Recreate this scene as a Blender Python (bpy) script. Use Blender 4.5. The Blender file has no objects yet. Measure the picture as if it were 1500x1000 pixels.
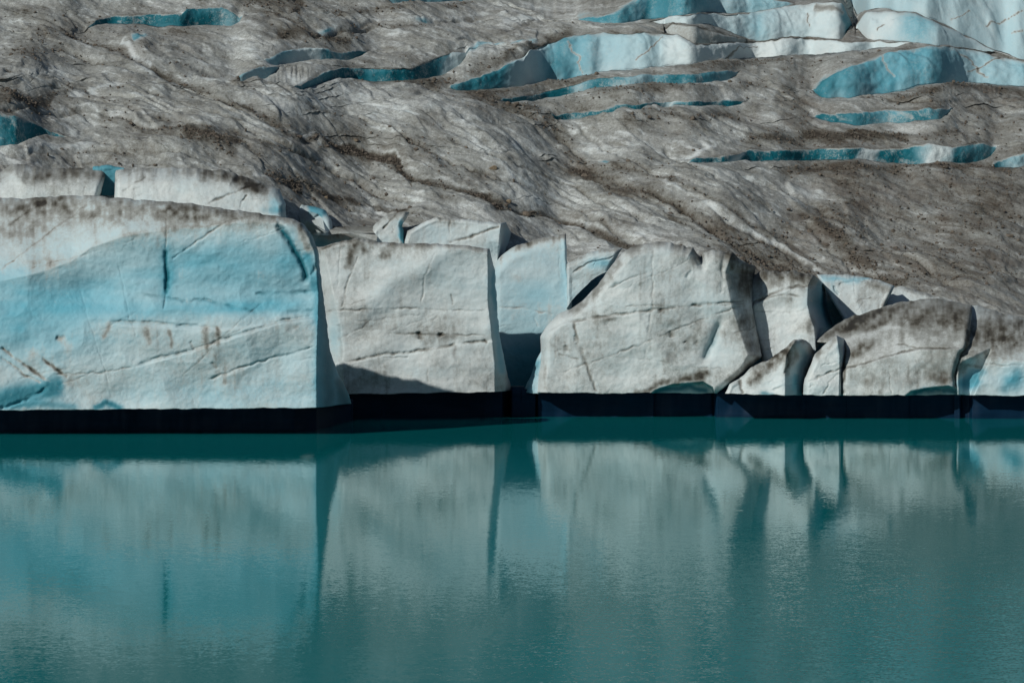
import bpy, math
import numpy as np

# ------------------------------------------------------------------ basics
F, CX, HZ, H = 4254.0, 750.0, 400.0, 10.36      # lens in photo pixels, centre column, horizon row, camera height
rng = np.random.default_rng(7)
scn = bpy.context.scene
COL = scn.collection


def hash3(ix, iy, iz, seed):
    h = (ix.astype(np.int64) * 374761393 + iy.astype(np.int64) * 668265263 + iz.astype(np.int64) * 2147483647 + seed * 1274126177) & 0xffffffff
    h = ((h ^ (h >> 13)) * 1274126177) & 0xffffffff
    h = ((h ^ (h >> 16)) * 2246822519) & 0xffffffff
    h = h ^ (h >> 15)
    return (h & 0xffffff) / float(0xffffff)


def vnoise(x, y, z, seed=0):
    x0, y0, z0 = np.floor(x), np.floor(y), np.floor(z)
    fx, fy, fz = x - x0, y - y0, z - z0
    fx, fy, fz = [f * f * f * (f * (f * 6 - 15) + 10) for f in (fx, fy, fz)]
    x0, y0, z0 = x0.astype(np.int64), y0.astype(np.int64), z0.astype(np.int64)
    r = 0
    for dx in (0, 1):
        wx = fx if dx else 1 - fx
        for dy in (0, 1):
            wy = fy if dy else 1 - fy
            for dz in (0, 1):
                wz = fz if dz else 1 - fz
                r = r + wx * wy * wz * hash3(x0 + dx, y0 + dy, z0 + dz, seed)
    return r * 2 - 1


def fbm(x, y, z, oct=4, seed=0, gain=0.5):
    x, y, z = np.broadcast_arrays(np.asarray(x, float), np.asarray(y, float), np.asarray(z, float))
    s, a, n = 0, 1.0, 0
    for o in range(oct):
        s = s + a * vnoise(x, y, z, seed + o * 17)
        n += a
        a *= gain
        x, y, z = x * 2.03 + 3.1, y * 2.03 + 7.7, z * 2.03 + 1.3
    return s / n * 1.5


def interp(pts, x):
    p = np.array(pts, float)
    return np.interp(x, p[:, 0], p[:, 1])


def world(px, py, Y):
    return (px - CX) / F * Y, Y, H - (py - HZ) / F * Y


def segdist(px, py, pts, R):
    """distance to a polyline, only worked out within R of it (else large)"""
    d = np.full(px.shape, 1e6)
    par = np.zeros(px.shape)
    p = np.array(pts, float)
    L = np.r_[0, np.cumsum(np.hypot(*(p[1:] - p[:-1]).T))]
    tot = max(L[-1], 1e-6)
    for i in range(len(p) - 1):
        a, b = p[i], p[i + 1]
        m = (px > min(a[0], b[0]) - R) & (px < max(a[0], b[0]) + R) & (py > min(a[1], b[1]) - R) & (py < max(a[1], b[1]) + R)
        if not m.any():
            continue
        x, y = px[m], py[m]
        ab = b - a
        t = np.clip(((x - a[0]) * ab[0] + (y - a[1]) * ab[1]) / max(ab @ ab, 1e-9), 0, 1)
        q = np.hypot(x - a[0] - t * ab[0], y - a[1] - t * ab[1])
        dm = d[m]
        better = q < dm
        d[m] = np.where(better, q, dm)
        pm = par[m]
        par[m] = np.where(better, (L[i] + t * (L[i + 1] - L[i])) / tot, pm)
    return d, par


def sstep(a, b, x):
    t = np.clip((x - a) / (b - a), 0, 1)
    return t * t * (3 - 2 * t)


# ------------------------------------------------------------------ mesh helper
def grid_faces(nr, nc, off=0):
    i = np.arange(nr - 1)[:, None] * nc + np.arange(nc - 1)[None, :] + off
    return np.stack([i, i + 1, i + nc + 1, i + nc], -1).reshape(-1, 4)


def make_mesh(name, verts, quads, mask=None, mat=None, parent=None, origin=None, smooth=True, tris=None):
    me = bpy.data.meshes.new(name)
    v = np.asarray(verts, np.float32)
    origin = np.zeros(3) if origin is None else np.asarray(origin, float)
    v = v - origin.astype(np.float32)
    q = np.asarray(quads, np.int32).reshape(-1, 4)
    t = np.zeros((0, 3), np.int32) if tris is None else np.asarray(tris, np.int32).reshape(-1, 3)
    me.vertices.add(len(v))
    me.vertices.foreach_set('co', v.ravel())
    nl = q.size + t.size
    me.loops.add(nl)
    me.loops.foreach_set('vertex_index', np.r_[q.ravel(), t.ravel()])
    me.polygons.add(len(q) + len(t))
    me.polygons.foreach_set('loop_start', np.r_[np.arange(len(q)) * 4, q.size + np.arange(len(t)) * 3].astype(np.int32))
    me.polygons.foreach_set('use_smooth', np.full(len(q) + len(t), smooth))
    me.update(calc_edges=True)
    me.validate()
    if mask is not None:
        a = me.color_attributes.new('mask', 'FLOAT_COLOR', 'POINT')
        a.data.foreach_set('color', np.asarray(mask, np.float32).ravel())
    if mat:
        me.materials.append(mat)
    o = bpy.data.objects.new(name, me)
    COL.objects.link(o)
    if parent is not None:
        o.parent = parent
        o.location = origin - np.array(parent.location)
    else:
        o.location = origin
    return o


def tag(o, label=None, cat=None, group=None, kind=None):
    if label: o['label'] = label
    if cat: o['category'] = cat
    if group: o['group'] = group
    if kind: o['kind'] = kind
    return o


# ------------------------------------------------------------------ materials
class NT:
    def __init__(s, name):
        s.m = bpy.data.materials.new(name)
        s.m.use_nodes = True
        s.t = s.m.node_tree
        s.t.nodes.clear()

    def n(s, typ, ins=None, **kw):
        nd = s.t.nodes.new(typ)
        for k, v in kw.items():
            setattr(nd, k, v)
        for k, v in (ins or {}).items():
            sock = nd.inputs[k]
            if isinstance(v, bpy.types.NodeSocket):
                s.t.links.new(v, sock)
            else:
                sock.default_value = v
        return nd

    def math(s, op, a, b=0.0, c=0.0, clamp=False):
        nd = s.n('ShaderNodeMath', {0: a, 1: b, 2: c}, operation=op)
        nd.use_clamp = clamp
        return nd.outputs[0]

    def mix(s, fac, a, b):
        nd = s.n('ShaderNodeMix', data_type='RGBA')
        for k, v in ((0, fac), (6, a), (7, b)):
            if isinstance(v, bpy.types.NodeSocket):
                s.t.links.new(v, nd.inputs[k])
            else:
                nd.inputs[k].default_value = v if k == 0 else (*v, 1)
        return nd.outputs[2]

    def noise(s, vec, scale, detail=5.0, rough=0.55, dist=0.0):
        return s.n('ShaderNodeTexNoise', {'Vector': vec, 'Scale': scale, 'Detail': detail, 'Roughness': rough, 'Distortion': dist})

    def ramp(s, fac, stops):
        nd = s.n('ShaderNodeValToRGB', {0: fac})
        e = nd.color_ramp.elements
        while len(e) < len(stops):
            e.new(0.5)
        for el, (p, c) in zip(e, stops):
            el.position = p
            el.color = (*c, 1)
        return nd.outputs[0]


WHITE = (0.66, 0.70, 0.70)
BLUE = (0.125, 0.405, 0.515)
DEEP = (0.004, 0.125, 0.165)  # teal of deep ice, also used to paint shade onto ice


def ice_material(name, flow, n_amp, f_amp, bump_s, bump_d):
    b = NT(name)
    geo = b.n('ShaderNodeNewGeometry')
    pos = geo.outputs['Position']
    at = b.n('ShaderNodeAttribute', attribute_name='mask')
    sep = b.n('ShaderNodeSeparateColor', {0: at.outputs['Color']})
    dirt, blue, deep = sep.outputs
    brown = at.outputs['Alpha']
    if flow:    # streaks along the flow of the glacier
        mp = b.n('ShaderNodeMapping', {'Vector': pos, 'Rotation': (0, 0, math.radians(49))})
        mp2 = b.n('ShaderNodeMapping', {'Vector': mp.outputs[0], 'Scale': (0.45, 1.0, 1.0)})
        vec = mp2.outputs[0]
    else:
        mp2 = b.n('ShaderNodeMapping', {'Vector': pos, 'Scale': (1.0, 1.0, 0.55)})
        vec = mp2.outputs[0]
    n1 = b.noise(vec, 0.42, 6, 0.56).outputs['Fac']
    n2 = b.noise(pos, 3.4, 7, 0.72).outputs['Fac']
    n3 = b.noise(pos, 9.0, 3, 0.6).outputs['Fac']
    d = b.math('MULTIPLY_ADD', b.math('SUBTRACT', n1, 0.5), n_amp, dirt)
    d = b.math('MULTIPLY_ADD', b.math('SUBTRACT', n2, 0.5), f_amp, d)
    d = b.math('MULTIPLY_ADD', b.math('SUBTRACT', n3, 0.5), f_amp * 0.6, d, clamp=True)
    if flow:    # grit melted out in specks and small drifts, and bare bright crusts between
        n4 = b.noise(pos, 4.6, 3, 0.65).outputs['Fac']
        n5 = b.noise(b.n('ShaderNodeMapping', {'Vector': vec, 'Scale': (0.55, 1.0, 1.0)}).outputs[0], 1.1, 5, 0.62, 0.5).outputs['Fac']
        patch = b.n('ShaderNodeMapRange', {0: n1, 1: 0.40, 2: 0.66}).outputs[0]
        d = b.math('MULTIPLY_ADD', b.math('MULTIPLY', b.n('ShaderNodeMapRange', {0: n4, 1: 0.57, 2: 0.70}).outputs[0], patch), 0.30, d)
        d = b.math('MULTIPLY_ADD', b.n('ShaderNodeMapRange', {0: n5, 1: 0.55, 2: 0.72}).outputs[0], -0.30, d)
        d = b.math('MULTIPLY_ADD', b.n('ShaderNodeMapRange', {0: n5, 1: 0.44, 2: 0.30}).outputs[0], 0.20, d, clamp=True)
    clean = b.mix(blue, WHITE, BLUE)
    # faint layering of bluer and whiter ice
    clean = b.mix(b.math('MULTIPLY', b.math('SUBTRACT', b.noise(pos, 0.8, 4, 0.6).outputs['Fac'], 0.42, clamp=True), 0.9, clamp=True), clean, (0.40, 0.58, 0.64))
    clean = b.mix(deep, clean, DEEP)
    dcol = b.ramp(d, [(0.0, (0.62, 0.665, 0.66)), (0.28, (0.43, 0.455, 0.445)), (0.52, (0.270, 0.280, 0.266)),
                      (0.68, (0.172, 0.171, 0.154)), (0.84, (0.088, 0.082, 0.067)), (1.0, (0.036, 0.032, 0.026))])
    col = b.mix(b.n('ShaderNodeMapRange', {0: d, 1: 0.06, 2: 0.42}).outputs[0], clean, dcol)
    rust = b.noise(pos, 0.55, 5, 0.6).outputs['Fac']
    bf = b.math('MULTIPLY', brown, b.n('ShaderNodeMapRange', {0: rust, 1: 0.3, 2: 0.62}).outputs[0], clamp=True)
    col = b.mix(bf, col, (0.085, 0.058, 0.040))
    b1 = b.noise(pos, bump_s, 6, 0.62).outputs['Fac']
    b2 = b.noise(pos, bump_s * 4.5, 4, 0.6).outputs['Fac']
    hgt = b.math('MULTIPLY_ADD', b2, 0.3, b1)
    bump = b.n('ShaderNodeBump', {'Strength': 1.0, 'Distance': bump_d, 'Height': hgt})
    bs = b.n('ShaderNodeBsdfPrincipled', {'Base Color': col, 'Roughness': 0.62, 'Specular IOR Level': 0.25, 'Normal': bump.outputs[0]})
    out = b.n('ShaderNodeOutputMaterial', {0: bs.outputs[0]})
    return b.m


ICE = ice_material('glacier_ice', False, 0.32, 0.40, 4.2, 0.040)
SLOPE = ice_material('dirty_glacier_ice', True, 0.60, 0.66, 2.2, 0.095)


def shade_ice_material():  # near-black blue that puts the undercut's shade into the ice colour
    b = NT('shade_dark_ice')
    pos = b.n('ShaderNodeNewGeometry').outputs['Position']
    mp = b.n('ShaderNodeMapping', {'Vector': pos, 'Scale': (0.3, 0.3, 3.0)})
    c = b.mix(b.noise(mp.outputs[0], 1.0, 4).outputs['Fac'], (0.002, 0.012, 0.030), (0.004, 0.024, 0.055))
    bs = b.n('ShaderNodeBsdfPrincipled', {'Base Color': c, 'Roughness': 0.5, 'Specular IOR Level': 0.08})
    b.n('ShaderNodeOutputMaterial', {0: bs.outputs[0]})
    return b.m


SHADE_ICE = shade_ice_material()


def rock_material(name, c1, c2):
    b = NT(name)
    pos = b.n('ShaderNodeNewGeometry').outputs['Position']
    oi = b.n('ShaderNodeObjectInfo').outputs['Random']
    c = b.mix(b.noise(pos, 7, 5).outputs['Fac'], c1, c2)
    c = b.mix(b.math('MULTIPLY', oi, 0.6), c, (0.05, 0.045, 0.04))
    bp = b.n('ShaderNodeBump', {'Strength': 0.8, 'Distance': 0.05, 'Height': b.noise(pos, 14, 4).outputs['Fac']})
    bs = b.n('ShaderNodeBsdfPrincipled', {'Base Color': c, 'Roughness': 0.85, 'Specular IOR Level': 0.2, 'Normal': bp.outputs[0]})
    b.n('ShaderNodeOutputMaterial', {0: bs.outputs[0]})
    return b.m


ROCK = rock_material('grey_brown_rock', (0.07, 0.06, 0.05), (0.24, 0.20, 0.16))
TAN = rock_material('tan_rock', (0.22, 0.16, 0.10), (0.40, 0.33, 0.24))
PEBBLE = rock_material('gravel', (0.045, 0.038, 0.033), (0.20, 0.17, 0.14))


def water_material():
    b = NT('glacial_lake_water')
    pos = b.n('ShaderNodeNewGeometry').outputs['Position']
    sxyz = b.n('ShaderNodeSeparateXYZ', {0: pos})
    X, Y = sxyz.outputs[0], sxyz.outputs[1]
    # sheltered near the ice, breezier further out on the lake
    shelter = b.n('ShaderNodeMapRange', {0: Y, 1: 75.0, 2: 165.0, 3: 0.0175, 4: 0.0088})
    gust = b.noise(b.n('ShaderNodeMapping', {'Vector': pos, 'Scale': (0.5, 0.22, 1)}).outputs[0], 0.11, 3, 0.5).outputs['Fac']
    # a breeze ruffles the right-hand part of the open water
    br = b.n('ShaderNodeMapRange', {0: b.math('MULTIPLY_ADD', Y, -0.10, b.math('ADD', X, b.math('MULTIPLY', gust, 14.0))), 1: -3.5, 2: 6.5, 3: 0.0, 4: 2.0}, interpolation_type='SMOOTHSTEP')
    near = b.n('ShaderNodeMapRange', {0: Y, 1: 92.0, 2: 122.0, 3: 1.0, 4: 0.0}, interpolation_type='SMOOTHSTEP').outputs[0]
    br = b.math('MULTIPLY_ADD', br.outputs[0], near, 0.72)
    amp = b.math('MULTIPLY', b.math('MULTIPLY', shelter.outputs[0], br), b.n('ShaderNodeMapRange', {0: gust, 1: 0.3, 2: 0.7, 3: 0.6, 4: 1.5}).outputs[0])
    w1 = b.noise(b.n('ShaderNodeMapping', {'Vector': pos, 'Scale': (0.8, 1.3, 1)}).outputs[0], 2.6, 3, 0.62, 0.4).outputs['Color']
    w2 = b.noise(pos, 11.0, 2, 0.6).outputs['Color']
    v1 = b.n('ShaderNodeVectorMath', {0: w1, 1: (0.5, 0.5, 0.5)}, operation='SUBTRACT').outputs[0]
    v2 = b.n('ShaderNodeVectorMath', {0: w2, 1: (0.5, 0.5, 0.5)}, operation='SUBTRACT').outputs[0]
    v1 = b.n('ShaderNodeVectorMath', {0: v1, 1: (.7, .7, .7)}, operation='MULTIPLY').outputs[0]
    v2 = b.n('ShaderNodeVectorMath', {0: v2, 1: (1.25, 1.25, 1.25)}, operation='MULTIPLY').outputs[0]
    v = b.n('ShaderNodeVectorMath', {0: v1, 1: v2}, operation='ADD').outputs[0]
    v = b.n('ShaderNodeVectorMath', {0: v, 1: (1.0, 1.0, 0.0)}, operation='MULTIPLY').outputs[0]
    sc = b.n('ShaderNodeVectorMath', {0: v}, operation='SCALE')
    b.t.links.new(b.math('MULTIPLY', amp, 3.2), sc.inputs['Scale'])
    nn = b.n('ShaderNodeVectorMath', {0: sc.outputs[0], 1: (0, 0, 1)}, operation='ADD').outputs[0]
    nn = b.n('ShaderNodeVectorMath', {0: nn}, operation='NORMALIZE').outputs[0]
    body = b.mix(b.noise(pos, 0.03, 3).outputs['Fac'], (0.002, 0.165, 0.185), (0.003, 0.208, 0.220))
    dif = b.n('ShaderNodeBsdfDiffuse', {'Color': body})
    glo = b.n('ShaderNodeBsdfGlossy', {'Color': (0.86, 0.97, 0.97, 1), 'Roughness': 0.03, 'Normal': nn})
    fr = b.n('ShaderNodeFresnel', {'IOR': 1.33, 'Normal': nn}).outputs[0]
    fac = b.math('MULTIPLY', b.math('POWER', fr, 2.0), 1.25, 0.0, True)
    ms = b.n('ShaderNodeMixShader', {0: fac, 1: dif.outputs[0], 2: glo.outputs[0]})
    b.n('ShaderNodeOutputMaterial', {0: ms.outputs[0]})
    return b.m


WATER = water_material()

# ------------------------------------------------------------------ glacier slope
# every step of the ice: upper rim, lower rim (photo pixels), steepness, gap of the crevasse (m per px of wall),
# and how blue / how dark the ice is painted along it, shadowed stretches included [(px, blue, deep), ...]
WALLS = [
    ('slot', [(-60, 150), (0, 164), (22, 169), (47, 180), (72, 191), (108, 200)], [(-60, 220), (0, 216), (25, 214), (43, 205), (65, 196), (108, 201)], 3, .07,
     [(-60, .8, .55), (10, .8, .5), (60, .9, .65), (108, .8, .8)], None),
    ('slot', [(1448, 243), (1480, 232), (1500, 228), (1540, 222), (1570, 226)], [(1448, 246), (1500, 246), (1540, 244), (1570, 240)], 3, .05,
     [(1448, .9, .8), (1475, .5, .2), (1570, .4, .1)], None),
    ('slot', [(1000, 236), (1020, 230), (1032, 229), (1070, 226), (1084, 224), (1100, 219), (1132, 220), (1180, 217), (1256, 218), (1280, 220), (1300, 220), (1332, 216), (1360, 211), (1380, 214), (1396, 218), (1432, 213), (1456, 210), (1464, 216)],
     [(1000, 237), (1028, 237), (1068, 235), (1084, 235), (1132, 235), (1204, 233), (1256, 235), (1284, 237), (1332, 242), (1372, 239), (1416, 238), (1452, 233), (1464, 224)], 3, .05,
     [(1000, .7, .6), (1060, .9, .7), (1082, .1, .0), (1090, .9, .85), (1250, .8, .75), (1262, .1, .0), (1280, .1, .05), (1290, .9, .9), (1335, .8, .6), (1365, .1, 0), (1385, .1, 0), (1400, .8, .6), (1464, .7, .4)], None),
    ('slot', [(1186, 171), (1197, 168), (1261, 168), (1329, 164), (1363, 161), (1385, 159), (1400, 159)], [(1186, 173), (1223, 181), (1261, 185), (1329, 180), (1368, 177), (1400, 168)], 2.5, .05,
     [(1186, .9, .8), (1230, .8, .6), (1290, .8, .3), (1350, .8, .5), (1380, .8, .4), (1400, .5, 0)], None),
    ('slot', [(800, 174), (822, 170), (888, 165), (920, 162), (950, 160), (975, 152), (1001, 153), (1039, 149), (1099, 147)], [(800, 180), (840, 178), (888, 171), (920, 166), (950, 166), (962, 162), (1001, 157), (1039, 156), (1099, 152)], 3, .05,
     [(800, .9, .8), (880, .8, .6), (960, .8, .6), (985, .1, 0), (1005, .8, .6), (1099, .8, .6)], None),
    ('slot', [(719, 152), (748, 145), (822, 134), (860, 120), (903, 114), (954, 112), (1000, 111), (1039, 106), (1082, 104), (1088, 110)], [(719, 153), (767, 150), (822, 143), (860, 136), (894, 128), (967, 125), (1018, 123), (1065, 119), (1082, 115), (1088, 111)], 2.5, .05,
     [(719, .9, .8), (820, .9, .75), (850, .5, .2), (880, .9, .6), (940, .4, .1), (985, .9, .6), (1040, .8, .4), (1070, .6, .2), (1088, .2, 0)], None),
    ('R5', [(1184, 136), (1201, 124), (1227, 107), (1270, 90), (1321, 75), (1372, 70), (1415, 72), (1453, 81), (1500, 92), (1560, 104), (1620, 120)], [(1184, 139), (1201, 146), (1244, 147), (1287, 141), (1351, 128), (1393, 124), (1419, 122), (1457, 124), (1500, 128), (1560, 132), (1620, 134)], 1.3, .03,
     [(1184, 1, .9), (1215, 1, .6), (1260, .95, .25), (1330, .95, .15), (1385, .9, .25), (1410, .55, .0), (1500, .65, .05), (1620, .5, .0)],
     ('long blue ice wall arching above the lower slots at the right edge', 'ice wall')),
    ('R4', [(649, 131), (679, 117), (730, 103), (767, 86), (789, 73), (803, 67), (830, 58), (860, 51), (886, 50), (967, 51), (992, 53), (1018, 66), (1060, 67), (1103, 63), (1159, 55), (1236, 62), (1287, 60), (1345, 67)], [(649, 134), (679, 134), (752, 129), (829, 119), (877, 106), (950, 99), (1052, 90), (1116, 84), (1193, 81), (1287, 70), (1345, 69)], 1.6, .03,
     [(649, 1, .85), (735, 1, .75), (755, .5, .2), (775, .2, 0), (795, .5, .05), (812, .95, .45), (850, .8, .2), (880, .6, .05), (960, .5, .0), (985, .2, .0), (1100, .12, 0), (1345, .2, 0)],  # the dark left stretch paints in a shadow from the left
     ('long pale blue ice wall crossing the middle of the upper slope', 'ice wall')),
    ('slot', [(422, 136), (455, 117), (499, 101), (539, 101), (572, 104), (598, 101), (605, 99), (635, 88), (664, 79), (680, 78), (694, 84)], [(422, 137), (466, 127), (495, 117), (539, 119), (572, 121), (605, 119), (627, 114), (653, 108), (680, 92), (694, 86)], 2.5, .05,
     [(422, .8, .5), (470, .8, .4), (500, .9, .7), (545, .8, .55), (560, .9, .85), (610, .9, .8), (645, .9, .6), (660, .3, .05), (694, .2, 0)], None),
    ('slot', [(345, 116), (360, 108), (381, 99), (410, 97)], [(345, 122), (367, 119), (389, 115), (410, 104)], 2, .04,
     [(345, .7, .4), (365, .4, .1), (395, .6, .1), (410, .6, .2)], None),
    ('slot', [(382, 88), (400, 84), (414, 76), (464, 72), (493, 76), (518, 74), (545, 75)], [(382, 94), (407, 97), (439, 93), (472, 91), (515, 88), (545, 79)], 2, .04,
     [(382, .4, .05), (410, .7, .1), (440, .15, .0), (470, .15, .05), (485, .8, .6), (500, .6, .4), (545, .9, .7)], None),
    ('slot', [(119, 34), (144, 27), (194, 22), (202, 21), (266, 22), (274, 14), (299, 13), (324, 12), (335, 18), (362, 34)], [(119, 35), (194, 34), (230, 39), (270, 39), (338, 39), (362, 36)], 3, .06,
     [(119, .9, .7), (185, .9, .6), (205, .9, .8), (290, .9, .75), (320, .6, .6), (362, .2, .4)], None),
    ('slot', [(560, 6), (590, -2), (640, -10), (690, -8), (705, -2)], [(560, 9), (600, 8), (650, 3), (690, 0), (705, -1)], 2, .04,
     [(560, .6, .3), (630, .7, .2), (705, .6, .2)], None),
    ('R4b', [(968, 50), (975, 43), (985, 36), (1020, 38), (1035, 45), (1060, 52), (1100, 61)], [(968, 51), (992, 52), (1018, 65), (1060, 66), (1100, 62)], 1.6, .03,
     [(968, .3, .0), (1100, .3, .1)], ('grey jagged ice hump between two pale ice walls', 'ice hump')),
    ('R2', [(945, 33), (952, 32), (967, 29), (1043, 20), (1095, 23), (1154, 11), (1167, 8), (1235, 3), (1246, 13), (1252, 44)], [(945, 34), (952, 35), (1040, 36), (1099, 60), (1124, 62), (1200, 54), (1240, 60), (1252, 47)], 1.3, .03,
     [(945, .2, 0), (1060, .3, 0), (1110, .65, .1), (1140, .35, 0), (1232, .2, 0), (1240, .9, .65), (1252, .9, .7)],  # the dark right end is the shadowed side face painted in
     ('pale ice wall with dark blue right end near the top edge', 'ice wall')),
    ('R3', [(1250, 47), (1254, 24), (1262, 18), (1304, 16), (1342, 21), (1393, 43), (1457, 77), (1500, 90), (1560, 102), (1620, 116)], [(1250, 57), (1287, 58), (1345, 64), (1372, 68), (1430, 76), (1457, 79.5), (1500, 91), (1560, 103), (1620, 117)], 1.1, .02,
     [(1250, .25, 0), (1300, .2, 0), (1330, .75, .15), (1350, .8, .2), (1380, .4, 0), (1620, .35, 0)],
     ('white rounded ice ridge sweeping down to the right edge', 'ice ridge')),
    ('BB', [(835, 30), (873, 25), (905, 16), (925, 6), (945, -6), (970, -20), (1060, -24), (1120, 0), (1160, 4), (1172, 6)], [(835, 31), (873, 32), (905, 33), (940, 31), (967, 28), (1043, 19), (1095, 21), (1154, 9), (1172, 6.5)], 1.4, .03,
     [(835, 1, .6), (925, .9, .5), (940, .8, .2), (948, 1, .8), (990, 1, .5), (1030, .9, .25), (1060, .55, .05), (1110, .7, .2), (1172, .6, .1)],
     ('deep blue ice wall at the top edge above a white lip', 'ice wall')),
    ('R1', [(1236, 1), (1246, -30), (1262, -60), (1350, -80), (1500, -90), (1620, -95)], [(1236, 2), (1246, 11), (1254, 22), (1262, 16), (1304, 14), (1342, 19), (1393, 41), (1457, 75), (1500, 88), (1560, 100), (1620, 114)], 1.0, .02,
     [(1236, .45, 0), (1300, .5, 0), (1420, .42, 0), (1620, .5, 0)],
     ('broad pale ice face filling the upper right corner', 'ice wall')),
]
NW = len(WALLS)

cols = np.arange(-70, 1571, 1.6)
side = np.cumsum(np.geomspace(3, 60, 45))
cols = np.r_[-70 - side[::-1], cols, cols[-1] + side]
NC = len(cols)
inframe = (cols > -20) & (cols < 1520)

YF = interp([(-1200, 240), (-400, 222), (-100, 214), (150, 214), (420, 216), (500, 223), (850, 225), (1100, 223), (1250, 224), (1500, 222), (1900, 228), (2800, 250)], cols)
YS = interp([(-900, 330), (-100, 275), (0, 275), (140, 296), (200, 296), (420, 322), (480, 332), (550, 350), (600, 345), (740, 372), (830, 400), (910, 385), (1000, 380), (1100, 412), (1200, 432), (1300, 452), (1400, 458), (1500, 482), (1600, 490), (2600, 470)], cols)

UP = [(-60, -16), (690, -16)]
ANCHOR = {0: [(108, 200.5), (500, 280), (1000, 325), (1600, 420)], 1: [(-60, 138), (100, 149), (400, 195), (700, 242), (1000, 244), (1250, 244), (1448, 245)], 2: [(-60, 135), (100, 148), (400, 190), (700, 236), (1000, 236.5)],
          3: [(-60, 125), (100, 140), (400, 170), (700, 200), (1000, 180), (1186, 172)], 4: [(-60, 120), (100, 130), (400, 150), (600, 170), (800, 177)], 5: [(-60, 118), (100, 124), (400, 142), (600, 152), (719, 152.5)],
          13: UP + [(800, 46), (968, 50.5)], 14: UP + [(800, 40), (945, 33.8)], 15: UP + [(800, 36), (945, 33.6), (1250, 46)], 16: UP + [(800, 31), (835, 30.5)], 17: UP + [(1236, 1.5)]}


def ease(a, n):
    k = np.exp(-(np.arange(-3 * n, 3 * n + 1) / n) ** 2); k /= k.sum()
    return np.convolve(np.pad(a, 3 * n, 'edge'), k, 'valid')


YF = ease(YF, 26); YS = ease(YS, 12)

# rim rows per column, with stand-ins of no height where a wall is absent
B = np.zeros((NW, NC)); T = np.zeros((NW, NC)); PR = np.zeros((NW, NC), bool)
for k, (nm, tp, bt, sw, gap, paint, lab) in enumerate(WALLS):
    jag = fbm(cols / 14.0, k * 5.3, 0, 4, 11 + k) * 1.3
    jag2 = fbm(cols / 16.0, k * 5.3, 9, 4, 31 + k) * 1.1
    t = interp(tp, cols); bb = interp(bt, cols)
    hh = np.clip((bb - t) / 6, 0, 1)
    L_ = min(22.0, (tp[-1][0] - tp[0][0]) * .12)
    tap = sstep(0, L_, cols - tp[0][0]) * sstep(0, L_, tp[-1][0] - cols)
    md = (t + bb) / 2
    t, bb = md + (t - md) * tap, md + (bb - md) * tap
    jag = jag + 1.3 * fbm(cols / 34.0, k * 2.3, 4, 2, 51 + k); jag2 = jag2 + 1.1 * fbm(cols / 30.0, k * 2.3, 8, 2, 61 + k)
    T[k] = t + jag * hh * tap; B[k] = np.maximum(bb + jag2 * hh * tap, T[k] + 0.05)
    PR[k] = (cols >= tp[0][0]) & (cols <= tp[-1][0]) & (bb - t > 0.8)
EPS = 0.4
for c in range(NC):
    lo = YS[c] - 3
    # present walls must be in order
    for k in range(NW):
        if PR[k, c]:
            B[k, c] = min(B[k, c], lo - EPS); T[k, c] = min(T[k, c], B[k, c] - .1); lo = T[k, c]
    hi = np.full(NW, -1e3); h_ = -1e3
    for k in range(NW - 1, -1, -1):
        hi[k] = h_
        if PR[k, c]: h_ = B[k, c]
    lo = YS[c] - 3
    for k in range(NW):
        if not PR[k, c]:
            nab = 0
            for j in range(k, NW):
                if PR[j, c]: break
                nab += 1
            v0 = (B[k, c] + T[k, c]) / 2
            if k == 5 and cols[c] > 1088: v0 = float(interp([(1088, 110.5), (1150, 139.5), (1300, 150), (1600, 150)], cols[c]))
            if k == 12 and cols[c] > 705: v0 = float(interp([(705, -1.5), (810, 34), (945, 37), (1100, 66), (1600, 130)], cols[c]))
            if k in ANCHOR and (cols[c] > 108 if k == 0 else cols[c] < WALLS[k][1][0][0]): v0 = float(interp(ANCHOR[k], cols[c]))
            v = min(max(v0, hi[k] + (nab + .5) * EPS * .45), lo - EPS * .45)
            B[k, c] = v; T[k, c] = v - .02
        lo = T[k, c]

TOPROW = -330.0
ROWS, SEG = [], []       # per grid row: rows of pixels, what it is (-1 surface, k wall, 1000+k trench)
prev = YS
for k in range(NW + 1):
    nxt = B[k] if k < NW else np.minimum(np.full(NC, TOPROW), T[NW - 1] - 40)
    g = (prev - nxt)[inframe]
    if k < NW:
        n = int(np.clip(np.percentile(g, 70) / 1.25, 5, 130))
        fr = np.linspace(0, 1, n + 1)
    else:
        n = 46
        fr = np.linspace(0, 1, n + 1) ** 1.7
    if k == 0:
        ROWS.append(prev); SEG.append(-1)
    for f in fr[1:]:
        ROWS.append(prev + (nxt - prev) * f); SEG.append(-1)
    if k < NW:
        SEG += [1000 + k, 2000 + k]; ROWS += [B[k], B[k]]
        m = int(np.clip((B[k] - T[k])[inframe].max() / 1.5, 10, 66))
        for f in np.linspace(0, 1, m + 1):
            ROWS.append(B[k] + (T[k] - B[k]) * f); SEG.append(k)
        prev = T[k]
NR = len(ROWS)
PY = np.array(ROWS); SEG = np.array(SEG)
PX = np.broadcast_to(cols, PY.shape).copy()

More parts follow.
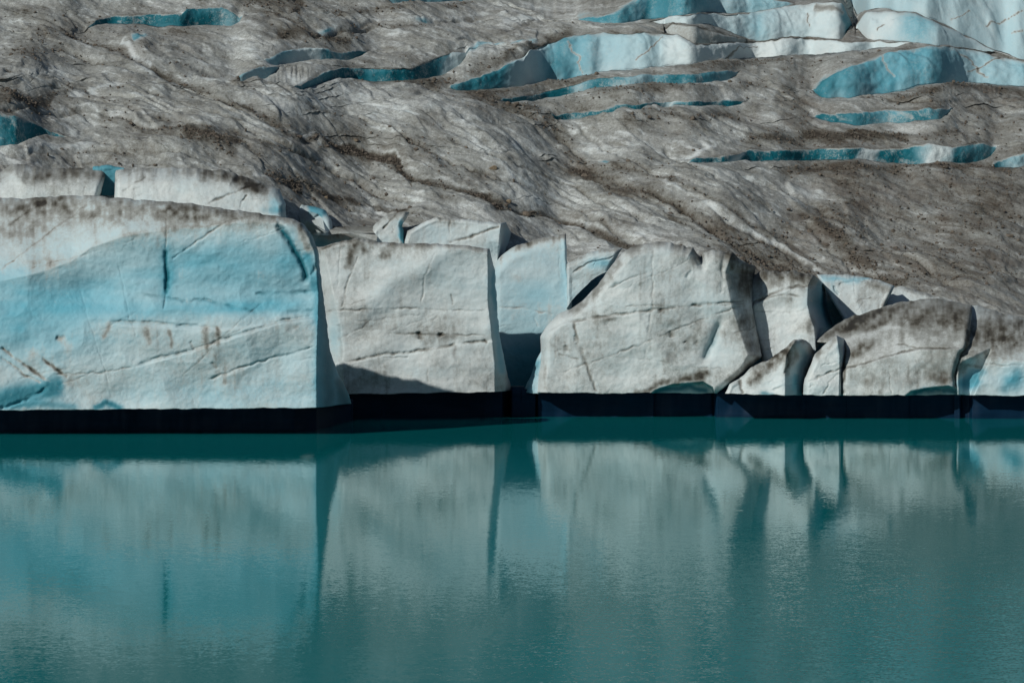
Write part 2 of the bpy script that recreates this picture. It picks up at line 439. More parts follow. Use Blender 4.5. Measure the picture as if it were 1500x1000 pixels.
SB = 0.36
KER = np.exp(-(np.arange(-6, 7) / 3.5) ** 2); KER /= KER.sum()
Yg = np.zeros_like(PY); Zg = np.zeros_like(PY); VV = np.zeros_like(PY)
Yc = YF.copy(); zc = H - (PY[0] - HZ) / F * Yc
Y0, z0 = Yc.copy(), zc.copy()
for r in range(NR):
    t = (HZ - PY[r]) / F
    sg = SEG[r]
    if sg == -1:
        if r > 0:
            e = zc - (z0 + SB * (Yc - Y0))
            s = np.clip(SB - 0.022 * e + 0.10 * fbm(cols / 90.0, PY[r] / 38.0, 0, 3, 71), np.maximum(0.17, t + 0.10), 0.6)
            Yn = (zc - s * Yc - H) / (t - s)
            e = H + t * Yn - (z0 + SB * (Yn - Y0))
            e = e * .6 + .4 * np.convolve(np.pad(e, 6, 'edge'), KER, 'valid')     # ease the steps between neighbouring columns
            Yn = np.maximum((z0 - SB * Y0 + e - H) / (t - SB), Yc)
            Yc = Yn; zc = H + t * Yc
        Yg[r], Zg[r] = Yc, zc
    elif sg >= 1000:
        k = sg % 1000
        hp = B[k] - T[k]
        g = np.clip(hp * WALLS[k][4], 0, 2.2); d = np.clip(hp * .09, 0, 4.0)
        if sg < 2000:
            Yg[r], Zg[r] = Yc + g * .12 + .005, zc - d
        else:
            Yg[r], Zg[r] = Yc + g * .5 + .01, zc - d
            Ys_ = np.convolve(np.pad(Yc + g, 6, 'edge'), KER, 'valid')
            Yc = Yc + .02 + np.clip(hp / 8, 0, 1) * np.maximum(Ys_ - Yc, 0); zc = H + t * Yc
    else:
        k = sg
        f0 = (B[k] - PY[r]) / np.maximum(B[k] - T[k], 1e-6)
        VV[r] = f0
        if SEG[r - 1] == k:
            sw = WALLS[k][3] * (1.9 - 1.5 * f0 ** 1.5)
            sw = np.maximum(sw, t + .35) * (1 + .12 * fbm(cols / 70., PY[r] / 30., k, 2, 91))
            Yn = np.maximum((zc - sw * Yc - H) / (t - sw), Yc)
            Yc = Yn; zc = H + t * Yc
        Yg[r], Zg[r] = Yc, zc

# ---- paint (what the ice carries: dirt, bare blue ice; also some shade as dark teal)
wx = PX + 5 * fbm(PX / 26., PY / 11., 0, 4, 201)
wy = PY + 2.5 * fbm(PX / 26., PY / 11., 5, 4, 202)


def stroke(pts, w, gx=wx, gy=wy, taper=True):
    d, par = segdist(gx, gy, pts, w * 3)
    s = np.exp(-(d / w) ** 2)
    if taper:
        s = s * sstep(0, .08, par) * sstep(0, .08, 1 - par)
    return s


def blob(x, y, rx, ry, gx=wx, gy=wy, rot=0.0):
    c, s = math.cos(rot), math.sin(rot)
    dx, dy = gx - x, gy - y
    return np.exp(-(((dx * c + dy * s) / rx) ** 2 + ((-dx * s + dy * c) / ry) ** 2))


DIRT_STROKES = [
    ([(79, 22), (104, 40), (137, 59), (194, 86), (223, 104), (252, 119), (277, 133), (324, 155), (378, 176), (414, 191), (479, 212)], 4, .32),
    ([(473, 205), (521, 220), (583, 236), (605, 257), (657, 277), (712, 297), (730, 312), (767, 317), (840, 328), (950, 352), (1010, 362)], 5, .38),
    ([(470, 210), (521, 222), (575, 240), (600, 252)], 9, .38),
    ([(690, 292), (715, 302), (738, 314)], 9, .3),
    ([(590, 112), (657, 121), (712, 147), (767, 167), (796, 176)], 9, .34),
    ([(796, 176), (822, 205), (840, 235), (870, 258)], 12, .16),
    ([(807, 249), (858, 257), (913, 279), (960, 290), (1012, 306), (1060, 330), (1088, 352), (1140, 380), (1200, 400)], 7, .28),
    ([(1040, 305), (1100, 340), (1150, 368), (1195, 392)], 8, .17), ([(960, 300), (1040, 345), (1100, 385)], 3, .2), ([(1060, 300), (1150, 345), (1230, 400)], 3, .18), ([(880, 240), (960, 262), (1060, 300)], 3, .2),
    ([(1180, 324), (1232, 352), (1268, 388), (1300, 416), (1336, 424)], 8, .22),
    ([(266, 205), (300, 212), (353, 228)], 11, .38),
    ([(140, 173), (200, 181), (252, 192), (320, 205)], 8, .24),
    ([(385, 258), (420, 268), (445, 276)], 8, .38),
    ([(440, 270), (500, 285), (580, 303), (600, 306)], 4, .3),
    ([(0, 137), (40, 146), (80, 154)], 8, .34), ([(-60, 150), (20, 152), (60, 158)], 6, .3),
    ([(342, 4), (400, 14), (450, 20)], 22, .34), ([(450, 30), (560, 22), (640, 18), (700, 8)], 5, .22),
    ([(400, 55), (470, 60), (520, 66)], 7, .34), ([(500, 48), (580, 45), (650, 40)], 4, .2),
    ([(520, 122), (600, 124), (650, 134)], 6, .24),
    ([(860, 150), (960, 140), (1080, 130), (1140, 132)], 7, .2), ([(900, 185), (1000, 175), (1120, 160)], 8, .2),
    ([(1140, 140), (1170, 160), (1180, 185)], 16, .18), ([(1080, 205), (1180, 196), (1260, 200), (1340, 204)], 8, .26),
    ([(1130, 250), (1200, 248), (1300, 252), (1420, 246), (1500, 252)], 8, .26), ([(1160, 190), (1280, 200), (1420, 198)], 6, .2),
    ([(1300, 150), (1400, 135), (1500, 138), (1560, 142)], 6, .24), ([(950, 95), (1060, 98), (1160, 92)], 6, .18),
    ([(680, 112), (730, 98), (790, 66), (850, 48)], 4, .3), ([(700, 138), (830, 126), (880, 112)], 5, .2),
    ([(0, 72), (40, 80), (120, 86), (200, 98)], 16, .12), ([(80, 22), (20, 60)], 30, .10),
]
dirt = 0.465 + .10 * fbm(PX / 120., PY / 45., 1, 3, 210)
for pts, w, a in DIRT_STROKES:
    dirt = dirt + a * stroke(pts, w)
dirt = dirt + .085 * sstep(980, 1250, PX) * sstep(150, 230, PY)
for x, y, rx, ry, a in [(1170, 285, 50, 14, -.22), (1350, 430, 80, 20, -.06), (560, 180, 90, 25, -.08), (900, 210, 70, 20, -.06), (820, 290, 90, 20, -.10), (1130, 305, 30, 10, -.12), (1350, 190, 60, 10, -.12),
                        (1440, 320, 60, 60, .06), (1230, 270, 60, 14, .05), (540, 150, 70, 20, -.1), (420, 165, 40, 10, -.12), (90, 115, 60, 18, -.1), (330, 70, 70, 18, -.06), (680, 30, 60, 20, -.07), (800, 25, 90, 20, -.1),
                        (740, 265, 60, 18, -.08), (900, 250, 60, 16, .1), (150, 230, 160, 16, -.06), (80, 215, 80, 10, -.1), (1060, 60, 60, 12, .08), (460, 230, 120, 12, -.06), (600, 290, 60, 12, -.04), (980, 330, 60, 10, -.06)]:
    dirt = dirt + a * blob(x, y, rx, ry)
FLOW = [([(-40, 96), (100, 130), (200, 165), (330, 200), (440, 226), (520, 262), (600, 300)], 2.6, .20), ([(-40, 160), (150, 168), (260, 190), (360, 226), (480, 282), (560, 315)], 2.2, .20),
        ([(300, 122), (450, 166), (560, 200), (700, 262), (840, 312), (960, 352), (1060, 380)], 2.4, .17), ([(560, 120), (700, 152), (800, 188), (870, 250), (1000, 303), (1120, 361), (1200, 399)], 2.6, .20),
        ([(830, 184), (900, 226), (1000, 281), (1100, 331), (1230, 402)], 2.4, .20), ([(960, 208), (1060, 270), (1180, 331), (1300, 422)], 2.6, .18), ([(1080, 250), (1200, 302), (1330, 382), (1420, 437)], 2.4, .15),
        ([(180, 130), (300, 172), (420, 216), (540, 272), (660, 306)], 1.8, .16), ([(20, 40), (120, 80), (240, 128), (360, 180)], 2.2, .14), ([(640, 215), (760, 262), (880, 300), (1000, 340)], 2, .15), ([(700, 30), (560, 48), (450, 62)], 2.2, .2),
        ([(380, 30), (520, 44), (640, 38), (760, 22)], 2, .16), ([(820, 20), (740, 52), (660, 74)], 2, .14), ([(1250, 150), (1340, 152), (1480, 158)], 2.2, .14), ([(0, 232), (120, 226), (260, 232), (340, 246)], 2.4, .14)]
flow_g = np.zeros_like(PY)
for pts, w, a in FLOW:
    q = stroke(pts, w) * np.clip(.75 + .8 * fbm(PX / 40., PY / 30., len(pts) + w, 3, 215), 0, 1.3)
    dirt = dirt + a * q
    flow_g = flow_g + q
    dirt = dirt - .6 * a * stroke([(x - 1.5, y - 4.5) for x, y in pts], 1.6) * np.clip(.4 + fbm(PX / 55., PY / 30., a * 9, 3, 216), 0, 1)
blue = np.zeros_like(PY); deep = np.zeros_like(PY); brown = np.clip(.25 * fbm(PX / 70., PY / 25., 3, 3, 220) + .12 + .25 * sstep(1000, 1250, PX), 0, 1)
# thin bright ice edges beside the debris lines
for pts, w, a in [([(400, 188), (470, 203), (520, 214), (580, 228), (600, 246)], 1.8, .34), ([(180, 66), (200, 86), (222, 100)], 4, .42), ([(610, 252), (660, 270), (715, 290)], 1.6, .2),
                  ([(1028, 296), (1116, 336), (1180, 372), (1236, 401)], 2.2, .34), ([(160, 168), (210, 178), (260, 190)], 1.8, .26), ([(960, 268), (1000, 284), (1060, 310)], 1.8, .2),
                  ([(738, 309), (800, 318), (860, 326), (940, 344)], 1.8, .22), ([(100, 150), (140, 138), (180, 131)], 4, .34), ([(735, 40), (770, 34), (800, 29)], 2.5, .34), ([(1000, 222), (1030, 214), (1048, 212)], 3, .3),
                  ([(20, 232), (60, 222), (110, 216), (150, 212)], 5, .18), ([(1120, 285), (1150, 320), (1260, 392)], 3, .12), ([(300, 130), (340, 128)], 4, .25), ([(420, 120), (460, 118), (520, 124)], 3, .2), ([(370, 262), (400, 268)], 2.0, .25)]:
    dirt = dirt - a * stroke(pts, w)
# grazed blue hollow
bs = stroke([(194, 67), (205, 60), (219, 53)], 5.0)
blue = np.maximum(blue, bs); deep = np.maximum(deep, bs * .35); dirt = dirt - bs * .5
for x, y in [(888, 241), (622, 39), (478, 53)]:
    q = blob(x, y, 14, 2.6); blue = np.maximum(blue, q); deep = np.maximum(deep, q * .7); dirt = dirt - q * .5
q = stroke([(682, 88), (719, 76), (752, 69), (789, 63)], 3.5); blue = np.maximum(blue, q * .7); deep = np.maximum(deep, q * .3); dirt = dirt - .35 * q
# walls carry bare ice, with shade painted in as dark teal
for k, (nm, tp, bt, sw, gap, paint, lab) in enumerate(WALLS):
    rows = np.where((SEG == k) | (SEG == 1000 + k) | (SEG == 2000 + k))[0]
    pr = PR[k][None, :] * sstep(0.5, 4, B[k] - T[k])[None, :]
    pp = np.array(paint, float)
    xw = cols[None, :] + 7 * fbm(cols[None, :] / 16., VV[rows] * 1.5, k, 3, 300) - 8 * (VV[rows] - .5)
    bl = np.interp(xw, pp[:, 0], pp[:, 1]); dp = np.interp(xw, pp[:, 0], pp[:, 2])
    st = fbm(cols[None, :] / 26. + VV[rows] * .8, VV[rows] * 1.6, k, 4, 310)
    if nm == 'slot': dp = np.clip(dp * 1.4 + .05, 0, 1); bl = np.clip(bl * 1.15, 0, 1)  # slots tinted deeper, to put more shade into their colour
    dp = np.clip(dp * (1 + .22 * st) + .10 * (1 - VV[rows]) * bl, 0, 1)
    bl = np.clip(bl + .07 * st, 0, 1)
    stain = .5 * np.clip(fbm(cols[None, :] / 14., VV[rows] * 1.2, k + .5, 4, 320) * .6 - .25, 0, 1) * np.clip(1.15 - .5 * (1 - VV[rows]), 0, 1)
    rim = np.clip((VV[rows] - .86) / .14, 0, 1)
    rim = rim * np.clip(.7 + .9 * fbm(cols[None, :] / 20., VV[rows] * 2, k, 3, 325), 0, 1.3)
    dt = .04 + .35 * stain + .42 * rim
    bl = bl * (1 - .35 * np.clip(1 - VV[rows] / .25, 0, 1) * np.clip(fbm(cols[None, :] / 24., k, 0, 3, 326) + .2, 0, 1))
    if nm == 'R4b': dt = dt + .36
    if nm in ('R1', 'R3', 'R2', 'BB'): dt = dt - .14 * stain - .2 * rim + .03
    if nm == 'R1': dt = dt - .2 * rim
    if nm == 'R5': dt = dt - .2 * stain
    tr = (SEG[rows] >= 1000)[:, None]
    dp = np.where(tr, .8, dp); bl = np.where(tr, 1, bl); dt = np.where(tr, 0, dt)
    dirt[rows] = dirt[rows] * (1 - pr) + dt * pr
    blue[rows] = blue[rows] * (1 - pr) + bl * pr
    deep[rows] = deep[rows] * (1 - pr) + dp * pr
    brown[rows] *= 1 - pr
    # dirt gathers along the upper lip and just below the lower lip
    for (cur, a, w) in ((T[k], .2, 3.0), (B[k], -.10, 2.6)):
        dd = np.abs(PY - cur[None, :])
        sel = (SEG == -1)[:, None] & PR[k][None, :]
        dirt = dirt + np.where(sel, a * np.exp(-(dd / w) ** 2) * (.6 + .8 * fbm(PX / 18., PY / 9., k, 3, 330)), 0)

for pts in [[(1400, 76), (1425, 98), (1450, 116)], [(1466, 86), (1440, 98), (1418, 108)], [(970, 54), (952, 76), (930, 96)], [(833, 62), (848, 92), (856, 112)], [(1500, 12), (1470, 26), (1440, 44)], [(1420, 18), (1390, 32)],
            [(1500, 42), (1480, 48)], [(1300, 30), (1285, 45)], [(1110, 66), (1080, 80), (1062, 88)], [(1180, 20), (1186, 44)], [(1290, 88), (1310, 120)]]:
    dirt = dirt + .62 * stroke(pts, 1.1) * (SEG >= 0)[:, None]
dirt = dirt + .5 * stroke([(1190, 12), (1215, 14), (1236, 18)], 6) * (SEG >= 0)[:, None]
X, Yw, Z = world(PX, PY, Yg)
Z = Zg.copy()
def saw(q):
    f = q - np.floor(q)
    return np.where(f < .86, f / .86, (1 - f) / .14)


# relief: hummocks, ribs along the flow, small rubble
cs, sn = math.cos(math.radians(-49)), math.sin(math.radians(-49))
U = X * cs - Yg * sn * -1 * -1 if False else X * cs + Yg * sn
V = -X * sn + Yg * cs
srf = (SEG == -1)[:, None]
rel = .85 * fbm(X / 11., Yg / 11., 0, 3, 400) + .26 * (.5 - np.abs(fbm(U / 16., V / 3.6, 0, 2, 410))) + .13 * fbm(X / 2.6, Yg / 2.6, 0, 4, 415) +   .20 * saw(2.6 * fbm(U / 18., V / 6.5, 0, 3, 417)) + .06 * saw(2.4 * fbm(X / 8., Yg / 4., 3, 3, 419)) + .09 * fbm(X / 1.1, Yg / 1.1, Z / 1.1, 4, 420) + .05 * fbm(X / .45, Yg / .45, 0, 2, 430)
edge = np.ones_like(PY)
for k in range(NW):
    wgt_ = (PR[k] * np.clip((B[k] - T[k]) / 6., 0, 1))[None, :]
    edge = np.minimum(edge, 1 - wgt_ * (1 - np.clip(np.minimum(np.abs(PY - T[k]), np.abs(PY - B[k])) / 14. + .25, 0, 1)))
for pts, w, a in [(DIRT_STROKES[0][0], 9, -.5), (DIRT_STROKES[1][0], 9, -.6), (DIRT_STROKES[6][0], 14, -.5)]:
    rel = rel + a * stroke(pts, w, PX, PY)
rel = rel - .30 * flow_g
rel = rel + 1.2 * blob(640, 190, 120, 40, PX, PY) + .9 * blob(180, 220, 150, 14, PX, PY)
Z = Z + rel * edge
wl = (SEG >= 0) & (SEG < 1000)
wn = .35 * fbm(X / 3.2, Z / 3.2, Yg / 6., 4, 440) + .06 * fbm(X / .6, Z / .6, Yg, 3, 450)
wn = wn * np.array([.3 if 0 <= k < NW and WALLS[k][0] in ('R1', 'R3') else 1.0 for k in SEG])[:, None]
Yg2 = Yg + np.where(wl[:, None], wn, 0)
vt = np.stack([X, Yg2, Z], -1)
mask = np.stack([np.clip(dirt, 0, 1), np.clip(blue, 0, 1), np.clip(deep, 0, 1), np.clip(brown, 0, 1)], -1)

# the front cliff under the first row, down into the lake, and a back skirt
cl = []
for i, f in enumerate(np.linspace(1, 0, 16)[:-1]):
    p = vt[0].copy()
    p[:, 2] = -2 + (p[:, 2] + 2) * (1 - f)
    p[:, 1] = YF + .6 * fbm(p[:, 0] / 3., p[:, 2] / 3., 0, 3, 460) - .6 * f - .25
    cl.append(p)
cl = np.array(cl)
cm = np.zeros(cl.shape[:2] + (4,)); cm[..., 1] = .8; cm[..., 2] = .45; cm[..., 0] = .05
ALLV = np.concatenate([cl, vt]); ALLM = np.concatenate([cm, mask]); SEGA = np.r_[np.full(len(cl), -2), SEG]
nr = len(ALLV)
PXa = np.concatenate([np.broadcast_to(cols, (len(cl), NC)), PX])
faces = grid_faces(nr, NC)
fr_ = np.repeat(np.arange(nr - 1), NC - 1)
fc_ = np.tile(np.arange(NC - 1), nr - 1)
take = np.zeros(len(faces), bool)
flatv = ALLV.reshape(-1, 3); flatm = ALLM.reshape(-1, 4)
wall_objs = []
for k, W in enumerate(WALLS):
    if W[6] is None: continue
    sel = (SEGA[fr_] == k) & (SEGA[fr_ + 1] == k) & PR[k][fc_] & PR[k][fc_ + 1]
    take |= sel
    q = faces[sel]
    ids, inv = np.unique(q, return_inverse=True)
    q = inv.reshape(-1, 4)
    v = flatv[ids]; m = flatm[ids]
    # a solid slab: the weathered face, and a back three metres inside the ice
    bk = v + np.array([0, 3.0, -.6])
    nv = len(v)
    e = np.concatenate([q[:, [0, 1]], q[:, [1, 2]], q[:, [2, 3]], q[:, [3, 0]]])
    key = np.sort(e, 1); kk = key[:, 0].astype(np.int64) * nv + key[:, 1]
    u, idx, cnt = np.unique(kk, return_index=True, return_counts=True)
    be = e[idx[cnt == 1]]
    sides = np.stack([be[:, 1], be[:, 0], be[:, 0] + nv, be[:, 1] + nv], -1)
    vv = np.concatenate([v, bk]); mm = np.concatenate([m, m])
    qq = np.concatenate([q, q[:, ::-1] + nv, sides])
    org = [v[:, 0].mean(), v[:, 1].min(), v[:, 2].min()]
    wname = {'ice wall': 'ice_wall', 'ice ridge': 'ice_ridge', 'ice hump': 'ice_hump'}[W[6][1]]
    o = make_mesh(wname, vv, qq, mm, ICE, origin=org)
    tag(o, W[6][0], W[6][1])
g = make_mesh('glacier', flatv, faces[~take], flatm, SLOPE)
tag(g, kind='structure')

# look-up of the slope by photo pixel (surface only, before relief)
from bisect import bisect


def on_slope(px, py):
    c = int(np.clip(np.searchsorted(cols, px), 0, NC - 1))
    col = PY[:, c]
    ok = np.where((SEG == -1))[0]
    r = ok[np.argmin(np.abs(col[ok] - py))]
    return vt[r, c], r, c


# ------------------------------------------------------------------ ice blocks of the front
def resample(pts, n, key):
    p = np.array(pts, float)
    L = np.r_[0, np.cumsum(np.hypot(*(p[1:] - p[:-1]).T))]
    u = np.linspace(0, L[-1], n)
    return np.stack([np.interp(u, L, p[:, 0]), np.interp(u, L, p[:, 1])], -1)


def smooth_curve(c, it=2):
    c = c.copy()
    for _ in range(it):
        c[1:-1] = .25 * c[:-2] + .5 * c[1:-1] + .25 * c[2:]
    return c


BLOCKS = []
WATERLINE = [(-70, 632.5), (430, 632), (464, 630), (490, 622), (515, 616.5), (560, 613), (735, 611), (850, 610), (1000, 610.5), (1250, 612), (1570, 613.5)]    # where the ice meets the lake


def block(label, top, bottom, left, right, Y, back=9.0, lean=.10, edges=((2.5, 30), (1.5, 12), (1.5, 12)), extra=None, notch=2.4,
          cracks=(), dirts=(), blues=(), deeps=(), browns=(), base=(.12, .10), topdirt=(.45, 26), step=1.3, ucut=None, rough=1.0, seed=0, cat='ice block', name='ice_block', group='ice blocks along the glacier front'):
    """left and right run bottom to top; top and bottom run left to right (photo pixels); Y is the distance of the face"""
    w = max(p[0] for p in top + bottom + right) - min(p[0] for p in top + bottom + left)
    hgt = max(p[1] for p in bottom) - min(p[1] for p in top)
    width = w
    nu, nv = max(12, int(w / step)), max(12, int(hgt / step))
    Tc, Bc = smooth_curve(resample(top, nu, 0), 3), smooth_curve(resample(bottom, nu, 0), 2)
    Lc, Rc = smooth_curve(resample(left, nv, 1), 3), smooth_curve(resample(right, nv, 1), 3)
    jt = fbm(Tc[:, 0] / 9., seed, 0, 4, 500 + seed)
    wdw = np.sin(np.pi * np.linspace(0, 1, nu)) ** .3
    Tc[:, 1] += jt * 1.5 * wdw
    Bc[:, 1] += 1.0 * wdw * fbm(Bc[:, 0] / 16., seed, 2, 4, 507)
    wv_ = np.sin(np.pi * np.linspace(0, 1, nv)) ** .3
    Rc[:, 0] += wv_ * 1.2 * fbm(Rc[:, 1] / 11., seed + .5, 0, 4, 505); Lc[:, 0] += wv_ * 1.2 * fbm(Lc[:, 1] / 11., seed + .7, 0, 4, 506)
    u = np.linspace(0, 1, nu)[None, :, None]; v = np.linspace(0, 1, nv)[:, None, None]
    P = (1 - v) * Bc[None] + v * Tc[None] + (1 - u) * Lc[:, None] + u * Rc[:, None] \
        - ((1 - u) * (1 - v) * Bc[0] + u * (1 - v) * Bc[-1] + (1 - u) * v * Tc[0] + u * v * Tc[-1])
    px, py = P[..., 0], P[..., 1]
    zz = (598 - py) * Y / F
    D = Y + lean * zz
    R = 400
    dT, _ = segdist(px, py, Tc, R); dL, _ = segdist(px, py, Lc, R); dR, _ = segdist(px, py, Rc, R)
    for (amt, rad), d in zip(edges, (dT, dL, dR)):
        if rad > 0:
            q = np.clip(1 - d / rad, 0, 1)
            D = D + amt * (1 - np.sqrt(np.clip(1 - q * q, 0, 1)))
    if extra is not None:
        D = D + extra(px, py)
    xx, zz = (px - CX) * Y / F, -(py - HZ) * Y / F
    fade = np.clip(np.minimum(np.minimum(dT, dL), dR) / 8., 0.15, 1)
    gx = px + 3 * fbm(px / 18., py / 18., seed, 3, 520 + seed); gy = py + 3 * fbm(px / 18., py / 18., seed + 4, 3, 521 + seed)
    n0 = fbm(xx / 4.5, zz / 3.5, seed * 3.1, 3, 530); n1 = fbm(xx / 1.1, zz / .9, seed * 3.1, 3, 540); n2 = fbm(xx / .32, zz / .28, seed * 1.7, 2, 550)
    D = D + rough * fade * (.22 * n0 + .34 * np.abs(fbm(xx / 5.5 + .25 * zz / 5.5, zz / 4.0, seed * 2.3, 3, 535)) + .03 * n1 + .02 * n2)
    dirt = base[0] + .13 * fbm(px / 55., py / 40., seed, 3, 560) + .82 * topdirt[0] * np.exp(-(np.maximum(dT - 2, 0) / topdirt[1]) ** 1.2) * (.75 + .5 * fbm(px / 14., py / 30., seed, 3, 570))
    blue = np.full(px.shape, float(base[1])) + .10 * fbm(px / 70., py / 16., seed + 2, 3, 580)
    deep = np.zeros(px.shape); brown = np.zeros(px.shape)
    # drip streaks
    dirt = dirt + np.clip(fbm(px / 7., py / 50., seed + 8, 4, 590) * .6 - .2, 0, 1) * .32
    for pts, a, w in dirts:
        dirt = dirt + a * (stroke(pts, w, gx, gy, False) if len(pts) > 1 else blob(pts[0][0], pts[0][1], w[0], w[1], gx, gy))
    for pts, a, w in blues:
        q = a * (stroke(pts, w, gx, gy, False) if len(pts) > 1 else blob(pts[0][0], pts[0][1], w[0], w[1], gx, gy))
        blue = blue + q; dirt = dirt - .5 * q
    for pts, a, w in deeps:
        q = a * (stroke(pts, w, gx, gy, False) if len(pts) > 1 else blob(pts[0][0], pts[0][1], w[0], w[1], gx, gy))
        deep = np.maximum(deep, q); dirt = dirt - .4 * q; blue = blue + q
    for pts, a, w in browns:
        brown = np.maximum(brown, a * (stroke(pts, w, gx, gy, False) if len(pts) > 1 else blob(pts[0][0], pts[0][1], w[0], w[1], gx, gy)))
    hr = np.random.default_rng(40 + seed)
    hair = []
    for _ in range(int(4 + width * hgt / 16000)):
        x0, y0 = Bc[0, 0] + hr.uniform(0, width), Tc[:, 1].min() + hr.uniform(.05, .95) * hgt
        a_ = hr.choice([hr.normal(-.18, .12), hr.normal(-.5, .2), hr.normal(1.6, .2)])
        l_ = hr.uniform(.12, .4) * min(width, hgt * 1.5)
        hair.append(([(x0 + (i_ - 2) / 4 * l_ * math.cos(a_) + hr.normal(0, 1.2), y0 + (i_ - 2) / 4 * l_ * math.sin(a_) + hr.normal(0, 1.2)) for i_ in range(5)], .8, .12, hr.uniform(.05, .17), 0))
    cracks = list(cracks) + hair
    base_d = base[0]
    brk = fbm(px / 8., py / 8., seed + 11, 5, 595) + .5 * fbm(px / 5., py / 26., seed + 12, 4, 596)
    ex_ = np.maximum(dirt - base_d, 0)
    dirt = dirt + ex_ * (-.12 + .42 * np.clip(brk, -1, 1)) + .035 * brk
    # cracks: grooves in the ice that hold grit or show deep blue ice
    cx_, cy_ = px + 1.6 * fbm(px / 9., py / 9., seed + 6, 3, 525), py + 1.6 * fbm(px / 9., py / 9., seed + 7, 3, 526)
    for pts, w, dep, dk, dp in cracks:
        d, par = segdist(cx_, cy_, pts, max(w * 4, 12))
        vary = np.clip(.75 + .6 * fbm(px / 12., py / 12., seed + 9, 2, 527), .15, 1.3) * sstep(0, .06, par) * sstep(0, .06, 1 - par)
        if dp >= .8: vary = sstep(0, .12, par) * sstep(0, .12, 1 - par)
        gq = np.exp(-(d / w) ** 2)
        D = D + .32 * dep * gq * vary
        dirt = dirt + dk * gq * vary
        deep = np.maximum(deep, dp * gq * vary)
    xw, yw, zw = world(px, py, D)
    V3 = np.stack([xw, yw, zw], -1)
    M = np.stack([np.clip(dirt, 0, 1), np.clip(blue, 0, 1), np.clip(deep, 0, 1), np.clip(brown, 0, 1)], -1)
    # solid: carry the outline back along the lines of sight, slightly narrowing, and close it
    ring = np.concatenate([np.arange(nu), np.arange(1, nv) * nu + nu - 1, (nv - 1) * nu + np.arange(nu - 2, -1, -1), np.arange(nv - 2, 0, -1) * nu])
    vf = V3.reshape(-1, 3); mf = M.reshape(-1, 4)
    rp = np.stack([px.ravel()[ring], py.ravel()[ring]], -1); rY = yw.ravel()[ring]
    cen = rp.mean(0)
    yb = max(Y + back, 0)
    layers, lm = [], []
    for f in (.04, .12, .3, .6, 1.0):
        q = cen + (rp - cen) * (1 - .02 * f)
        yy = rY + (np.maximum(yb, rY + 1.0) - rY) * f
        a, b_, c_ = world(q[:, 0], q[:, 1], yy)
        layers.append(np.stack([a, b_, c_], -1))
        m = mf[ring].copy(); lm.append(m)
    nR = len(ring)
    allv = np.concatenate([vf] + layers + [np.array([[*world(cen[0], cen[1], yb + .2)]])])
    allm = np.concatenate([mf] + lm + [np.array([[.3, .2, 0, 0]])])
    quads = [grid_faces(nv, nu)]
    prevr = ring
    for i in range(len(layers)):
        cur = len(vf) + i * nR + np.arange(nR)
        quads.append(np.stack([prevr, cur, np.roll(cur, -1), np.roll(prevr, -1)], -1))
        prevr = cur
    ci = len(allv) - 1
    tris = np.stack([prevr, np.full(nR, ci), np.roll(prevr, -1)], -1)
    org = [xw.mean(), float(yw.min()), float(zw.min())]
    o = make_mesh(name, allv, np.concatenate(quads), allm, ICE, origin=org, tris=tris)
    tag(o, label, cat, group)
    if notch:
        # undercut melted in along the waterline; its shade is painted in as near-black blue
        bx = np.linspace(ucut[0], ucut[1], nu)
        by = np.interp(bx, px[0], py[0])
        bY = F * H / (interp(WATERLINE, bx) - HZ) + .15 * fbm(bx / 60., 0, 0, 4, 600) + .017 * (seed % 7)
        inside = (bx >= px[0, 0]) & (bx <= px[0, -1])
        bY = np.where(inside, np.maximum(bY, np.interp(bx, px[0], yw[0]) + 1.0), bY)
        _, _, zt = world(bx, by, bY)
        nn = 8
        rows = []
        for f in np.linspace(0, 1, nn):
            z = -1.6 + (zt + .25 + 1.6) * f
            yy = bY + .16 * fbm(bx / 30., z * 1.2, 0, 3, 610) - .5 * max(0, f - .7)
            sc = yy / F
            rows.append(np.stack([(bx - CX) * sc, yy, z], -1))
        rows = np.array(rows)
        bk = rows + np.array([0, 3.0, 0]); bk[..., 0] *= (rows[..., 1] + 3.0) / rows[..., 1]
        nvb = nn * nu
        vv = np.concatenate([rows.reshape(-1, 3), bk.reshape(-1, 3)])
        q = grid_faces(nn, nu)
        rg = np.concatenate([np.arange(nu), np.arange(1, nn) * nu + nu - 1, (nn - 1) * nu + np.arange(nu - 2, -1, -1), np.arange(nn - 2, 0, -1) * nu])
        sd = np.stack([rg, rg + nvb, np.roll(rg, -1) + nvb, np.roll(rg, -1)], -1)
        n_ = make_mesh('waterline_undercut', vv, np.concatenate([q, q[:, ::-1] + nvb, sd]), None, SHADE_ICE, parent=o, origin=org)
        n_['label'] = 'undercut band at the waterline with its shade painted in'
    BLOCKS.append(o)
    return o


# ---- the great blue block on the left
line1 = [(-60, 420), (0, 412), (60, 398), (105, 382), (132, 363), (183, 345), (242, 336), (335, 328), (374, 318), (470, 312)]
edge1 = [(300, 464), (367, 465), (420, 467), (468, 466), (525, 464), (600, 464)]


